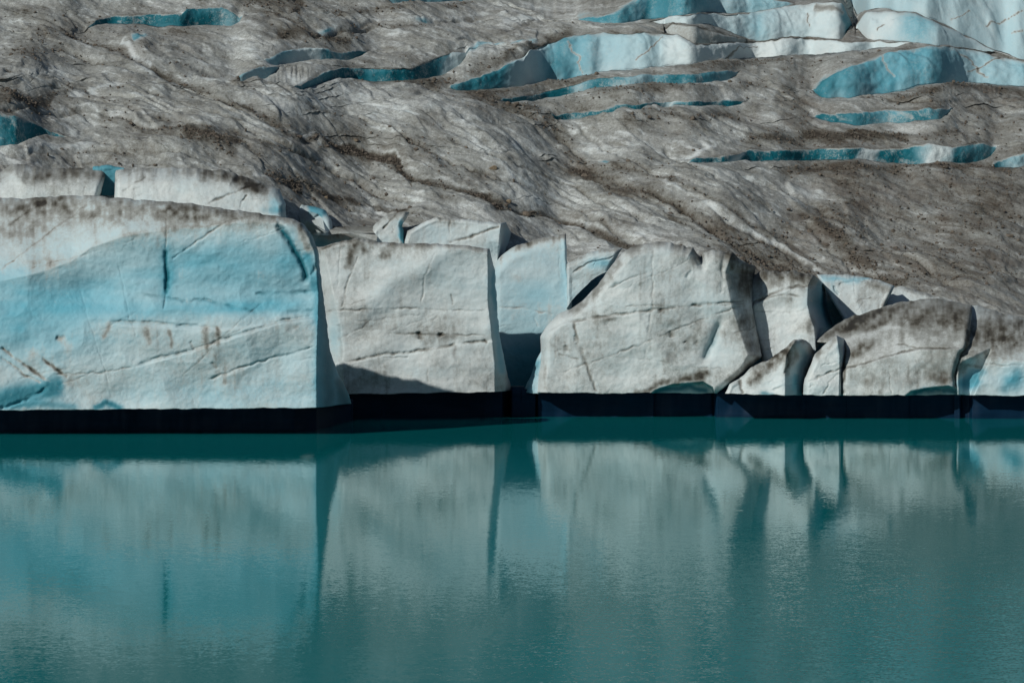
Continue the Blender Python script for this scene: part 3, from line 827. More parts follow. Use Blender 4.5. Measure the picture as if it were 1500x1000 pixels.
def ex1(px, py):
    up = np.maximum(interp(line1, px) - py, 0)
    s = .045 * up + .00022 * up ** 2
    xe = interp([(a, b) for a, b in edge1], py)
    s = s + .27 * np.maximum(px - xe, 0) + .10 * np.maximum(px - 490, 0) * (py > 500)
    ledge = interp([(0, 560), (160, 474), (324, 482), (460, 465), (520, 460)], px)
    g1 = sstep(150, 230, px)
    s = s - .2 * g1 * sstep(0, 3, py - ledge) + .2 * g1 * sstep(0, 70, py - ledge)
    l2 = interp([(0, 640), (195, 538), (273, 516), (324, 499), (413, 471), (460, 463)], px)
    s = s - .22 * sstep(-1, 2, py - l2) * sstep(180, 260, px) + .22 * sstep(0, 60, py - l2) * sstep(180, 260, px)
    s = s + .5 * np.exp(-((py - 430) / 32.) ** 2) * (.6 + .4 * np.sin(px / 60.))
    return s


b1 = block('huge pale blue ice block at the left with a vertical blue slit in its face',
      top=[(-62, 296), (0, 289), (35, 291), (78, 288), (113, 286), (156, 289), (234, 294), (281, 298), (343, 307), (390, 314), (429, 320), (446, 329)],
      bottom=[(-62, 602), (0, 601), (200, 599), (464, 597), (490, 594), (515, 591)], left=[(-62, 602), (-62, 296)],
      right=[(515, 591), (511, 577), (495, 546), (484, 515), (478, 468), (472, 422), (466, 367), (458, 347), (446, 329)],
      Y=185.0, back=4.2, lean=.06, edges=((1.5, 14), (0, 0), (2.0, 8)), extra=ex1, ucut=(-62, 517), topdirt=(.30, 22), base=(.14, .38), seed=1,
      cracks=[([(243, 362), (244, 385), (245, 405), (245, 420), (244, 434)], 2.8, .5, -.3, 1), ([(244, 390), (246, 408), (245, 426)], 4.0, .2, -.3, 1), ([(242, 318), (243, 340), (243, 365)], 1.2, .25, .4, 0), ([(244, 430), (240, 452)], 1.2, .3, .2, .4),
              ([(405, 322), (417, 344), (430, 362), (440, 379), (448, 398), (446, 418)], 4.5, 1.0, -.1, 1), ([(250, 382), (281, 359), (335, 322)], 1.2, .3, .3, 0), ([(0, 398), (40, 366), (78, 336), (132, 297)], 1.3, .3, .3, 0), ([(12, 330), (45, 308), (70, 294)], 2.0, .4, .35, 0),
              ([(160, 472), (190, 471), (218, 472), (250, 475), (281, 477), (324, 480)], 1.8, .4, .15, .55), ([(195, 537), (226, 525), (273, 515), (324, 498), (370, 484), (413, 470), (460, 463)], 2.0, .5, .15, .65), ([(80, 548), (150, 546), (195, 537)], 1.2, .2, .2, .2),
              ([(304, 556), (374, 531), (429, 517), (462, 507)], 1.6, .4, .15, .4), ([(205, 432), (240, 434), (268, 441), (300, 438), (343, 451), (380, 458)], 2.2, .35, .1, .45), ([(372, 430), (420, 430), (460, 427)], 2.2, .35, 0, .6), ([(420, 457), (460, 455)], 2.5, .3, 0, .6),
              ([(0, 507), (43, 540), (80, 564)], 2.4, .5, .6, 0), ([(0, 522), (32, 546), (62, 562)], 1.6, .4, .4, 0), ([(62, 525), (80, 539), (101, 554)], 2.2, .4, .6, 0), ([(0, 599), (40, 584), (82, 562)], 2.2, .6, .1, .6), ([(82, 495), (90, 497), (96, 494)], 3, .4, .3, .3),
              ([(430, 480), (438, 476)], 2, .25, .2, .2), ([(310, 530), (318, 540)], 2, .2, .25, .1), ([(280, 500), (284, 512)], 2.4, .2, .2, .2), ([(466, 380), (456, 405)], 3, .5, .2, .5)],
      dirts=[([(120, 322)], .22, (230, 34)), ([(300, 312)], .18, (120, 12)), ([(-40, 305), (40, 306), (100, 300)], .30, 12), ([(60, 300), (90, 292)], .3, 7), ([(128, 318)], .35, (16, 5)), ([(75, 385)], .3, (28, 10)), ([(105, 382), (132, 363), (183, 345), (242, 336), (335, 326)], .16, 5), ([(215, 480), (218, 500)], .3, 5), ([(248, 482), (250, 508)], .4, 3), ([(300, 482), (302, 505)], .35, 4), ([(316, 482), (318, 502)], .4, 3), ([(160, 476), (152, 492)], .35, 4),
             ([(90, 500), (100, 510)], .25, 8), ([(45, 520)], .2, (14, 10)), ([(115, 560)], .18, (20, 10)), ([(243, 306)], .25, (10, 4)), ([(440, 335), (455, 365)], .3, 7), ([(350, 300), (420, 322)], .2, 8), ([(20, 340)], .12, (80, 22)), ([(230, 312)], .14, (120, 14)), ([(280, 560)], .1, (140, 24)), ([(150, 590)], .15, (20, 10))],
      blues=[([(80, 435)], .14, (150, 40)), ([(300, 400)], .2, (180, 50)), ([(80, 425)], .30, (170, 30)), ([(150, 460)], .22, (160, 18)), ([(20, 470)], .28, (90, 40)), ([(330, 385)], .35, (110, 34)), ([(400, 440)], .34, (80, 22)), ([(60, 500)], .3, (90, 30)), ([(430, 370)], .3, (26, 40)), ([(340, 452)], .3, (140, 10)), ([(320, 575)], .18, (160, 20)), ([(476, 420), (478, 470), (476, 600)], .9, 14), ([(500, 575)], .6, (16, 40))],
      deeps=[([(245, 365), (246, 410), (245, 432)], .25, 9), ([(0, 582), (40, 576), (78, 566)], .8, 14), ([(10, 594), (60, 590), (110, 594)], .4, 6), ([(140, 595), (155, 589), (172, 596)], .75, 5), ([(452, 380), (460, 420)], .35, 7), ([(476, 400), (478, 450), (482, 520), (480, 596)], .65, 10), ([(500, 560), (506, 590)], .8, 10)])  # shade painted dark teal on the right face and along the lower left

# ---- the ice mass behind it, split by a blue cleft
block('dirty topped ice hump at the left edge, left of the blue cleft',
      top=[(-62, 262), (0, 252), (22, 240), (72, 247), (130, 246), (157, 249)], bottom=[(-62, 330), (0, 330), (60, 330), (146, 330)], left=[(-62, 330), (-62, 262)],
      right=[(146, 330), (146, 292), (150, 275), (157, 249)], Y=205, back=9, lean=.5, edges=((4, 30), (0, 0), (2, 10)), notch=0, topdirt=(.32, 18), base=(.24, .08), seed=2,
      dirts=[([(40, 262), (100, 256), (150, 258)], .3, 8), ([(110, 244)], .3, (40, 8))])
block('long low ice hump behind the great block, right of the blue cleft',
      top=[(169, 248), (216, 246), (274, 247), (324, 249), (360, 259), (392, 271), (410, 277)], bottom=[(167, 335), (260, 335), (340, 335), (419, 335)], left=[(167, 335), (167, 290), (169, 248)],
      right=[(419, 335), (419, 320), (418, 299), (410, 277)], Y=205, back=9, lean=.45, edges=((4, 26), (2, 8), (2.5, 12)), notch=0, topdirt=(.40, 16), base=(.16, .08), seed=3,
      cracks=[([(180, 280), (198, 268), (216, 258)], 1.2, .3, .3, 0), ([(300, 300), (330, 287), (360, 275), (385, 268)], 1.6, .4, .4, 0), ([(350, 305), (362, 285)], 1.2, .3, .3, 0)],
      dirts=[([(300, 252), (350, 262), (390, 276)], .4, 10), ([(370, 272)], .3, (20, 10))], blues=[([(405, 300)], .6, (14, 18))], deeps=[([(388, 308), (416, 308)], .25, 5)])
block('small bluish ice lump in the gap right of the long hump',
      top=[(419, 300), (432, 298), (452, 300), (470, 305), (478, 309)], bottom=[(417, 345), (440, 345), (490, 345)], left=[(417, 345), (418, 320), (419, 300)], right=[(490, 345), (486, 325), (478, 309)],
      Y=208, back=8, lean=.9, edges=((1.5, 10), (.8, 6), (1.2, 8)), notch=0, topdirt=(.15, 8), base=(.18, .3), seed=4, blues=[([(455, 304), (476, 312)], .8, 5)], deeps=[([(440, 318), (455, 312), (470, 318)], .5, 4), ([(450, 300), (478, 307)], .4, 3)])

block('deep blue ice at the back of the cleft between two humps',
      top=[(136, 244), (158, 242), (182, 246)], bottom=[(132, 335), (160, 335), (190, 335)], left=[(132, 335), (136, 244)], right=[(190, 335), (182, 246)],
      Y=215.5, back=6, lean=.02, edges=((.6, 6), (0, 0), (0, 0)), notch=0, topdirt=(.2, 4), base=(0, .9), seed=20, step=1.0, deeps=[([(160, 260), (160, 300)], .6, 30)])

# ---- second block
def ex2(px, py):
    xe = interp([(360, 714), (395, 715), (444, 715), (486, 720), (535, 725), (580, 725)], py)
    s = .22 * np.maximum(px - xe, 0)
    lw = interp([(340, 470), (472, 497), (528, 502), (580, 506)], py)
    s = s + .10 * np.maximum(lw - px, 0)
    s = s - 1.0 * np.exp(-(((px - 575) * .55 + (py - 420) * .83) / 26.) ** 2) * sstep(540, 360, px * 0 + py) * .5
    l = interp([(503, 533), (559, 520), (601, 517), (636, 510), (685, 503), (720, 499)], px)
    s = s - .18 * sstep(-1, 2, py - l) + .18 * sstep(0, 60, py - l)
    return s


block('broad flat faced grey white ice block second from the left with a sharp right edge',
      top=[(440, 352), (468, 362), (492, 355), (524, 348), (555, 355), (597, 356), (657, 358), (685, 360), (717, 364)], bottom=[(440, 578), (515, 577), (664, 575), (725, 574), (750, 572)], left=[(440, 578), (440, 352)],
      right=[(750, 572), (744, 549), (733, 500), (729, 458), (725, 395), (717, 364)], Y=205.6, back=3.6, lean=.05, edges=((1.2, 9), (0, 0), (.8, 4)), extra=ex2, ucut=(440, 768), topdirt=(.42, 7), base=(.22, .07), seed=5,
      cracks=[([(475, 455), (545, 453), (597, 452), (650, 454), (715, 455)], 1.2, .3, .28, .1), ([(503, 532), (559, 519), (601, 516), (636, 509), (685, 502), (720, 498)], 1.8, .4, .32, .1), ([(566, 488), (610, 489), (650, 490), (716, 491)], 1.1, .2, .25, 0), ([(638, 367), (622, 405), (617, 444)], 1.2, .2, .22, 0), ([(524, 374), (506, 420), (501, 451)], 1.3, .25, .22, 0), ([(661, 430), (663, 446)], 1.2, .2, .3, 0),
              ([(496, 472), (498, 500), (502, 540)], 2.5, .5, .1, .35), ([(645, 486), (646, 494)], 3, .5, .3, .3), ([(614, 486), (616, 496)], 3, .4, .25, .2), ([(710, 496), (712, 503)], 1.6, .2, .3, 0), ([(560, 524), (600, 522)], 1.2, .2, .2, .1), ([(470, 366), (505, 352)], 1.3, .3, .4, 0), ([(626, 540), (628, 560)], 1, .1, .15, 0)],
      dirts=[([(520, 352), (514, 372), (508, 392)], .55, 6), ([(575, 358), (568, 370), (562, 378)], .45, 5), ([(530, 356), (535, 366)], .35, 4), ([(520, 410), (530, 440)], .12, 18), ([(620, 494)], .18, (24, 7)), ([(660, 492)], .2, (16, 4)), ([(530, 470)], .10, (26, 20)), ([(600, 480)], .10, (60, 14))],
      browns=[([(667, 508), (668, 520)], .8, 3)], blues=[([(650, 395)], .16, (60, 40)), ([(490, 490)], .35, (10, 40)), ([(580, 400), (545, 440)], .1, 20), ([(724, 400), (728, 470), (735, 540)], .6, 8)], deeps=[([(723, 400), (727, 450)], .3, 5)])  # right edge tinted blue to carry the shade of that face
block('dark dirt covered ice slab lying on the left shoulder of the flat faced block',
      top=[(447, 330), (471, 325), (506, 327), (545, 330), (570, 336), (580, 345)], bottom=[(447, 346), (492, 342), (520, 352), (545, 358), (575, 360)], left=[(447, 346), (447, 330)], right=[(575, 360), (580, 345)],
      Y=209, back=5, lean=1.2, edges=((1.5, 8), (0, 0), (1.2, 8)), notch=0, topdirt=(.5, 12), base=(.42, .0), seed=6, step=.9, cat='ice slab', name='ice_slab', browns=[([(490, 332), (520, 345)], .6, 8)])
block('cracked ice lump with a teal cleft on its right, behind the dirt covered slab',
      top=[(546, 332), (560, 318), (585, 310), (600, 311)], bottom=[(546, 362), (570, 362), (594, 362)], left=[(546, 362), (546, 332)], right=[(594, 362), (592, 345), (590, 330), (600, 311)],
      Y=218.5, back=6, lean=.2, edges=((1.5, 10), (.8, 6), (1.5, 8)), notch=0, topdirt=(.4, 9), base=(.26, .2), seed=7, step=1.0, blues=[([(588, 325), (590, 350)], .8, 6)], deeps=[([(590, 330), (591, 358)], .7, 4)], cracks=[([(560, 335), (580, 315)], 1.5, .4, .4, 0)])


def ex2b(px, py):
    xe = interp([(318, 735), (330, 734), (390, 728)], py)
    return .45 * np.maximum(px - xe, 0)


block('wedge topped pale ice block peeking over the flat faced block, with a diagonal crack',
      top=[(597, 338), (629, 321), (640, 318), (685, 321), (730, 327), (741, 325)], bottom=[(590, 392), (640, 392), (700, 392), (735, 392)], left=[(590, 392), (592, 357), (597, 338)],
      right=[(735, 392), (750, 368), (757, 352), (747, 338), (741, 325)], Y=219, back=6, lean=.06, edges=((.9, 6), (1, 6), (.8, 4)), extra=ex2b, notch=0, topdirt=(.35, 6), base=(.14, .10), seed=8,
      cracks=[([(655, 357), (690, 347), (733, 330)], 1.5, .4, .45, 0), ([(659, 322), (659, 356)], 1, .15, .2, 0), ([(715, 345), (728, 380)], 1, .15, .1, 0)], blues=[([(640, 340)], .2, (40, 15)), ([(720, 360)], .2, (14, 20)), ([(745, 345)], .5, (10, 30))], dirts=[([(745, 332), (754, 352)], .3, 6)])

# ---- third block, set back in the gap
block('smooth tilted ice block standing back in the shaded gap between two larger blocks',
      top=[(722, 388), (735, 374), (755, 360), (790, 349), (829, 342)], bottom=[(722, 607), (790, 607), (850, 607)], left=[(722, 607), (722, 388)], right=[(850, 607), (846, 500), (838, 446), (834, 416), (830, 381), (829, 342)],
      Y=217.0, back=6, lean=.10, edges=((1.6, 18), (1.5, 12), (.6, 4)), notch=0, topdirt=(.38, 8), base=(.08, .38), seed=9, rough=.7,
      cracks=[([(729, 450), (762, 451), (811, 460)], 1.3, .25, .25, 0), ([(783, 463), (788, 480)], 1.2, .2, .2, 0)], dirts=[([(755, 408)], .3, (8, 8)), ([(755, 362), (790, 352), (826, 346)], .3, 6)], deeps=[([(785, 560)], .75, (70, 62))], blues=[([(790, 430)], .25, (50, 22)), ([(826, 400)], .2, (6, 40))])  # lower face painted dark blue to deepen the gap's shade
block('small brown topped ice lump wedged beside a dark blue hollow',
      top=[(830, 386), (847, 377), (872, 367), (912, 362)], bottom=[(830, 452), (838, 440), (866, 410), (893, 396)], left=[(830, 452), (830, 386)], right=[(893, 396), (902, 380), (912, 362)],
      Y=216.2, back=6, lean=.1, edges=((1.2, 8), (.5, 4), (1, 8)), notch=0, topdirt=(.35, 8), base=(.16, .35), seed=10, step=.9, blues=[([(880, 385)], .5, (22, 8))], cracks=[([(838, 400), (860, 385), (900, 376)], 1.5, .4, .2, .2)])

# ---- fourth block
def ex4(px, py):
    s = .0 * px
    xr = interp([(360, 1075), (400, 1062), (450, 1072), (520, 1095), (580, 1060)], py)
    q = np.maximum(px - xr, 0)
    s = s + .05 * q + .0016 * q * q
    l = interp([(800, 486), (827, 473), (906, 461), (983, 452), (1052, 444), (1097, 442)], px)
    s = s - .25 * sstep(-2, 3, py - l) * sstep(960, 860, px) + .1 * sstep(0, 50, py - l)
    s = s + .04 * np.maximum(880 - px, 0) * sstep(470, 400, py)
    s = s + .2 * np.exp(-(((px - 1045) + (py - 495) * .42) / 9.) ** 2) * sstep(455, 475, py) * sstep(545, 515, py)
    a = interp([(950, 578), (960, 570), (985, 562), (1010, 560), (1030, 558), (1044, 566), (1050, 578)], px)
    s = s + 1.8 * sstep(0, 5, py - a) * (px > 950) * (px < 1050)
    # crest notch
    s = s + 2.2 * np.exp(-((px - 1024 - (py - 370) * .25) / 4.) ** 2) * sstep(398, 375, py)
    s = s - .6 * np.exp(-((px - 930 - (py - 450) * .35) / 70.) ** 2)
    return s


block('largest grey white ice block right of the centre gap with a sloping left shoulder',
      top=[(929, 359), (962, 354), (983, 356), (1015, 362), (1021, 372), (1026, 378), (1031, 371), (1042, 367), (1073, 369), (1087, 382), (1107, 390)],
      bottom=[(785, 575), (880, 576), (960, 575), (1050, 576)], left=[(785, 575), (787, 556), (792, 514), (791, 493), (799, 479), (818, 459), (837, 452), (854, 440), (875, 417), (893, 393), (913, 369), (929, 359)],
      right=[(1050, 576), (1069, 562), (1090, 545), (1116, 523), (1108, 476), (1104, 452), (1104, 410), (1107, 390)], Y=207.4, back=10, lean=.12, edges=((2.2, 18), (2.5, 16), (1.5, 10)), extra=ex4, ucut=(764, 1062), topdirt=(.42, 10), base=(.20, .05), seed=11,
      cracks=[([(827, 472), (879, 464), (906, 460), (983, 451), (1052, 443), (1097, 441)], 1.5, .35, .3, 0), ([(913, 448), (983, 448), (1035, 447), (1094, 445)], 1.0, .2, .2, .1), ([(816, 547), (896, 521), (948, 500), (1003, 478), (1052, 459), (1095, 446)], 1.2, .25, .25, 0), ([(839, 469), (845, 490), (851, 507), (860, 535), (875, 575)], 1.7, .35, .5, 0), ([(845, 500), (858, 535)], 2.6, .3, .3, 0),
              ([(1054, 471), (1048, 490), (1038, 511), (1029, 528)], 3.6, .8, 0, .8), ([(1021, 368), (1027, 390)], 3.5, .8, 0, .9), ([(1014, 394), (1005, 407)], 2.5, .5, 0, .7), ([(889, 424), (920, 408), (955, 398)], 1.2, .25, .22, 0), ([(957, 362), (955, 450), (943, 540)], 1.3, .15, .12, 0), ([(818, 519), (835, 521), (848, 526)], 1.2, .2, .3, 0), ([(890, 522), (940, 526), (975, 530)], 1.0, .15, .18, 0), ([(1010, 536), (1060, 540)], 1, .15, .15, 0),
              ([(966, 453), (968, 458)], 3, .4, .35, .2), ([(983, 487), (984, 494)], 3.5, .35, .25, .2), ([(1003, 500), (1004, 503)], 3, .3, .3, 0), ([(1020, 499), (1022, 503)], 3, .3, .35, 0), ([(842, 492), (844, 500)], 3, .3, .3, .1), ([(828, 505), (832, 515)], 3.5, .25, .22, 0), ([(1060, 372), (1058, 400), (1056, 430)], 3, .4, .08, .1)],
      dirts=[([(1078, 376), (1090, 395), (1095, 420)], .5, 18), ([(1088, 480), (1098, 520), (1075, 545)], .2, 14), ([(1000, 480)], .10, (60, 50)), ([(860, 520)], .08, (50, 50)), ([(1095, 470), (1108, 510)], .22, 12), ([(955, 566), (975, 560), (1000, 557), (1030, 549), (1036, 545)], .5, 5), ([(930, 575), (950, 570)], .4, 4), ([(905, 385), (890, 405), (870, 430), (840, 455)], .3, 7), ([(1012, 550)], .25, (26, 8)), ([(893, 466)], .35, (10, 3)), ([(820, 510)], .12, (16, 40)), ([(1060, 400)], .12, (26, 30)), ([(800, 560)], .1, (20, 20)), ([(980, 540)], .1, (10, 24)), ([(1020, 380)], .3, (8, 8)), ([(1062, 560), (1085, 543), (1110, 525)], .35, 4)],
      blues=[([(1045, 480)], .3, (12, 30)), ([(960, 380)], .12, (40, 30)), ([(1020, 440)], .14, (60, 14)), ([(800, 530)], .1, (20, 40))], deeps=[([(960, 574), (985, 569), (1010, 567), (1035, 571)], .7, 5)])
block('thin bluish ice foot at the base of the centre gap',
      top=[(781, 540), (787, 524), (794, 512)], bottom=[(767, 574), (778, 575), (792, 576)], left=[(767, 574), (773, 560), (781, 540)], right=[(792, 576), (794, 540), (794, 512)],
      Y=208.4, back=5, lean=.2, edges=((.4, 5), (1.5, 10), (.2, 3)), notch=0, topdirt=(.1, 5), base=(.12, .45), seed=12, step=.8, deeps=[([(772, 574), (786, 530)], .35, 8)])

# ---- fifth block
def ex5(px, py):
    xe = interp([(395, 1196), (404, 1192), (418, 1184), (446, 1183), (464, 1187), (480, 1193), (520, 1196)], py)
    s = .42 * np.maximum(px - xe, 0)
    l = interp([(1095, 448), (1101, 447), (1129, 432), (1157, 422), (1184, 419), (1240, 440)], px)
    return s + .035 * np.maximum(l - py, 0) - .3 * sstep(-1, 2, py - l)


block('upright ice block with a dark blue shaded right side and grey cap',
      top=[(1095, 405), (1120, 396), (1141, 398), (1163, 397), (1193, 403)], bottom=[(1116, 545), (1150, 540), (1190, 520), (1200, 505)], left=[(1116, 545), (1115, 521), (1103, 477), (1099, 446), (1095, 405)],
      right=[(1200, 505), (1208, 492), (1234, 465), (1218, 440), (1206, 415), (1193, 403)], Y=211, back=8, lean=.12, edges=((1.8, 12), (1.4, 10), (.5, 4)), extra=ex5, notch=0, topdirt=(.50, 18), base=(.15, .05), seed=13,
      cracks=[([(1097, 448), (1101, 446), (1129, 431), (1157, 421), (1184, 418)], 1.7, .5, .45, 0), ([(1117, 438), (1144, 432), (1181, 434), (1215, 458), (1228, 466)], 1.3, .3, .3, 0), ([(1102, 456), (1140, 458), (1180, 455)], 1.0, .15, .15, 0)],
      dirts=[([(1110, 410), (1150, 406), (1185, 408)], .36, 14), ([(1188, 478)], .35, (8, 12)), ([(1172, 480)], .2, (14, 8)), ([(1150, 440)], .1, (26, 5))], blues=[([(1205, 440)], .55, (14, 30))], deeps=[([(1192, 412), (1196, 440), (1215, 470)], .5, 14)])  # right side painted dark blue, its shade put into the colour
block('pale blue edged ice lump right of the dark shaded block side',
      top=[(1196, 402), (1236, 402), (1273, 406), (1311, 419)], bottom=[(1236, 476), (1260, 476), (1294, 468)], left=[(1236, 476), (1234, 465), (1218, 440), (1205, 418), (1196, 402)], right=[(1294, 468), (1296, 448), (1304, 434), (1311, 419)],
      Y=217, back=6, lean=.4, edges=((1.2, 10), (.6, 5), (.8, 6)), notch=0, topdirt=(.06, 8), base=(.16, .12), seed=14, step=1.0,
      blues=[([(1205, 408), (1240, 410), (1275, 408)], .5, 5), ([(1222, 420)], .3, (6, 14))], cracks=[([(1222, 418), (1228, 432)], 2, .4, 0, .2), ([(1228, 418), (1250, 412), (1275, 412)], 1.4, .3, .1, .2)], dirts=[([(1265, 415), (1300, 425)], .25, 6), ([(1260, 440)], .1, (30, 10))])
block('thin grey ice sliver under the debris slope on the right',
      top=[(1307, 422), (1316, 419), (1325, 420), (1362, 431), (1396, 439)], bottom=[(1297, 470), (1340, 466), (1400, 462)], left=[(1297, 470), (1298, 446), (1307, 422)], right=[(1400, 462), (1400, 450), (1396, 439)],
      Y=217.5, back=6, lean=.8, edges=((1, 7), (.8, 5), (.5, 5)), notch=0, topdirt=(.3, 6), base=(.26, .08), seed=15, step=1.0, cat='ice sliver', name='ice_sliver')

# ---- low lumps and the mound on the right
def ex10(px, py):
    xe = interp([(495, 1166), (520, 1152), (545, 1150), (580, 1150)], py)
    return .11 * np.maximum(px - xe, 0) - .5 * np.exp(-((px - xe) / 14.) ** 2)


block('low brown streaked ice lump with a teal shaded right shoulder at the waterline',
      top=[(1083, 554), (1101, 538), (1132, 523), (1150, 510), (1163, 498), (1172, 495), (1187, 503), (1193, 515)], bottom=[(1062, 576), (1110, 578), (1175, 579)], left=[(1062, 576), (1069, 562), (1083, 554)], right=[(1175, 579), (1179, 553), (1190, 532), (1193, 515)],
      Y=204.2, back=6, lean=.22, edges=((1.6, 16), (.8, 6), (1.2, 10)), extra=ex10, ucut=(1054, 1181), topdirt=(.40, 9), base=(.14, .08), seed=16, step=1.0,
      cracks=[([(1083, 555), (1086, 568), (1088, 577)], 2.4, .6, .6, 0), ([(1128, 572), (1150, 564), (1178, 562)], 1.2, .3, .25, .3), ([(1150, 512), (1156, 530), (1150, 548)], 2, .3, .3, 0)],
      dirts=[([(1145, 515), (1125, 535), (1105, 556)], .65, 11), ([(1162, 505), (1158, 530), (1152, 545)], .38, 8), ([(1180, 545), (1186, 530)], .3, 5)], blues=[([(1165, 560)], .5, (12, 18))], deeps=[([(1168, 506), (1178, 525), (1174, 535)], .35, 11), ([(1168, 550), (1166, 575)], .35, 7), ([(1118, 576), (1132, 576)], .6, 3)])  # teal on the right shoulder is shade painted in


def ex8a(px, py):
    xe = interp([(490, 1226), (520, 1230), (580, 1229)], py)
    return .25 * np.maximum(px - xe, 0)


block('narrow upright ice pillar between the brown streaked lump and the big mound',
      top=[(1193, 519), (1212, 501), (1224, 492), (1236, 495), (1240, 505)], bottom=[(1176, 578), (1205, 579), (1236, 579)], left=[(1176, 578), (1178, 556), (1187, 535), (1193, 519)], right=[(1236, 579), (1237, 532), (1240, 505)],
      Y=204.8, back=5, lean=.2, edges=((1.4, 14), (1.2, 9), (.6, 5)), extra=ex8a, ucut=(1172, 1240), topdirt=(.30, 8), base=(.10, .06), seed=17, step=.9, cat='ice pillar', name='ice_pillar',
      cracks=[([(1181, 558), (1200, 551), (1222, 544), (1236, 536)], 1.5, .4, .35, 0), ([(1204, 577), (1215, 560), (1232, 545)], 1.1, .2, .25, 0)], dirts=[([(1200, 520), (1222, 500)], .3, 6), ([(1234, 510), (1235, 560)], .2, 4)], blues=[([(1200, 565)], .1, (20, 10))], deeps=[([(1232, 505), (1233, 530)], .35, 4)])


def ex8(px, py):
    l = interp([(1230, 543), (1273, 530), (1310, 519), (1347, 511), (1405, 509)], px)
    up = np.maximum(l - py, 0)
    s = .05 * up + .0007 * up * up - .35 * sstep(-1, 2, py - l)
    a = interp([(1322, 582), (1335, 572), (1360, 567), (1390, 564), (1410, 572)], px)
    return s + 1.6 * sstep(0, 5, py - a) * (px > 1322)


block('large rounded grey mound of ice near the right edge with pale cracked foot',
      top=[(1193, 501), (1212, 483), (1236, 467), (1267, 458), (1294, 449), (1316, 443), (1347, 438), (1371, 437), (1408, 444), (1424, 447)], bottom=[(1233, 579), (1300, 579), (1410, 578)], left=[(1233, 579), (1234, 532), (1230, 510), (1212, 503), (1193, 501)],
      right=[(1410, 578), (1401, 565), (1400, 544), (1408, 520), (1420, 505), (1424, 447)], Y=205.2, back=9, lean=.10, edges=((3.0, 20), (1.2, 10), (1.5, 10)), extra=ex8, ucut=(1230, 1404), topdirt=(.30, 46), base=(.26, .03), seed=18, cat='ice mound', name='ice_mound',
      cracks=[([(1236, 541), (1273, 529), (1310, 518), (1347, 510), (1402, 509)], 1.5, .4, .35, 0), ([(1236, 500), (1237, 540), (1235, 578)], 2.5, .5, .4, .1), ([(1420, 480), (1416, 507), (1404, 522), (1398, 545), (1400, 572)], 2.6, .6, .35, .1), ([(1310, 503), (1330, 506), (1345, 510)], 1.1, .2, .3, 0)],
      dirts=[([(1300, 470)], .26, (80, 20)), ([(1380, 470)], .30, (50, 30)), ([(1330, 545)], .14, (90, 22)), ([(1230, 475), (1260, 485), (1300, 470)], .2, 4), ([(1215, 490), (1260, 470)], .25, 5), ([(1250, 520), (1275, 504)], .45, 7), ([(1385, 555)], .45, (14, 8)), ([(1365, 550)], .25, (10, 6)), ([(1272, 558)], .3, (9, 8)), ([(1290, 560), (1292, 575)], .2, 5), ([(1340, 555)], .15, (14, 12)), ([(1310, 480)], -.35, (16, 4)), ([(1245, 475), (1300, 452)], .12, 8), ([(1230, 500), (1260, 490), (1300, 482)], -.15, 5)],
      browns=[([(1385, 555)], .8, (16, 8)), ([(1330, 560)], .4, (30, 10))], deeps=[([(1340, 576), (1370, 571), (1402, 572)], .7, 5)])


def ex9(px, py):
    l = interp([(1395, 526), (1420, 523), (1450, 526), (1570, 534)], px)
    up = np.maximum(l - py, 0)
    s = .06 * up + .0007 * up * up
    q = sstep(1403, 1410, px) * np.clip((1446 - px - (py - 535) * .45) / 6, 0, 1) * sstep(530, 545, py + (px - 1405) * .5)
    return s + 1.3 * q


block('grey topped ice mound cut by the right edge with a white and teal foot',
      top=[(1414, 446), (1439, 449), (1475, 461), (1500, 466), (1570, 482)], bottom=[(1402, 578), (1450, 579), (1570, 580)], left=[(1402, 578), (1398, 560), (1402, 525), (1414, 500), (1414, 446)],
      right=[(1570, 580), (1570, 482)], Y=205.3, back=9, lean=.10, edges=((3.0, 20), (1.0, 8), (0, 0)), extra=ex9, ucut=(1398, 1570), topdirt=(.28, 40), base=(.12, .18), seed=19, cat='ice mound', name='ice_mound',
      dirts=[([(1430, 490)], .35, (60, 30)), ([(1500, 495)], .35, (70, 26)), ([(1425, 470), (1415, 500), (1405, 520)], .25, 7), ([(1405, 535)], .3, (10, 14)), ([(1425, 537)], .3, (14, 4))], blues=[([(1485, 555)], .5, (26, 22)), ([(1425, 560)], .6, (14, 16))],
      deeps=[([(1412, 560), (1428, 552), (1436, 543)], .5, 10), ([(1470, 572), (1490, 548)], .3, 8)], cracks=[([(1440, 532), (1470, 536), (1500, 534)], 1.2, .2, .2, .1), ([(1460, 505), (1462, 515)], 2, .3, .3, 0)])  # left notch painted teal to carry its shade


# ------------------------------------------------------------------ rocks and gravel on the slope
def ico():
    t = (1 + 5 ** .5) / 2
    v = np.array([(-1, t, 0), (1, t, 0), (-1, -t, 0), (1, -t, 0), (0, -1, t), (0, 1, t), (0, -1, -t), (0, 1, -t), (t, 0, -1), (t, 0, 1), (-t, 0, -1), (-t, 0, 1)], float)
    v /= np.linalg.norm(v[0])
    f = np.array([(0, 11, 5), (0, 5, 1), (0, 1, 7), (0, 7, 10), (0, 10, 11), (1, 5, 9), (5, 11, 4), (11, 10, 2), (10, 7, 6), (7, 1, 8), (3, 9, 4), (3, 4, 2), (3, 2, 6), (3, 6, 8), (3, 8, 9), (4, 9, 5), (2, 4, 11), (6, 2, 10), (8, 6, 7), (9, 8, 1)])
    return v, f


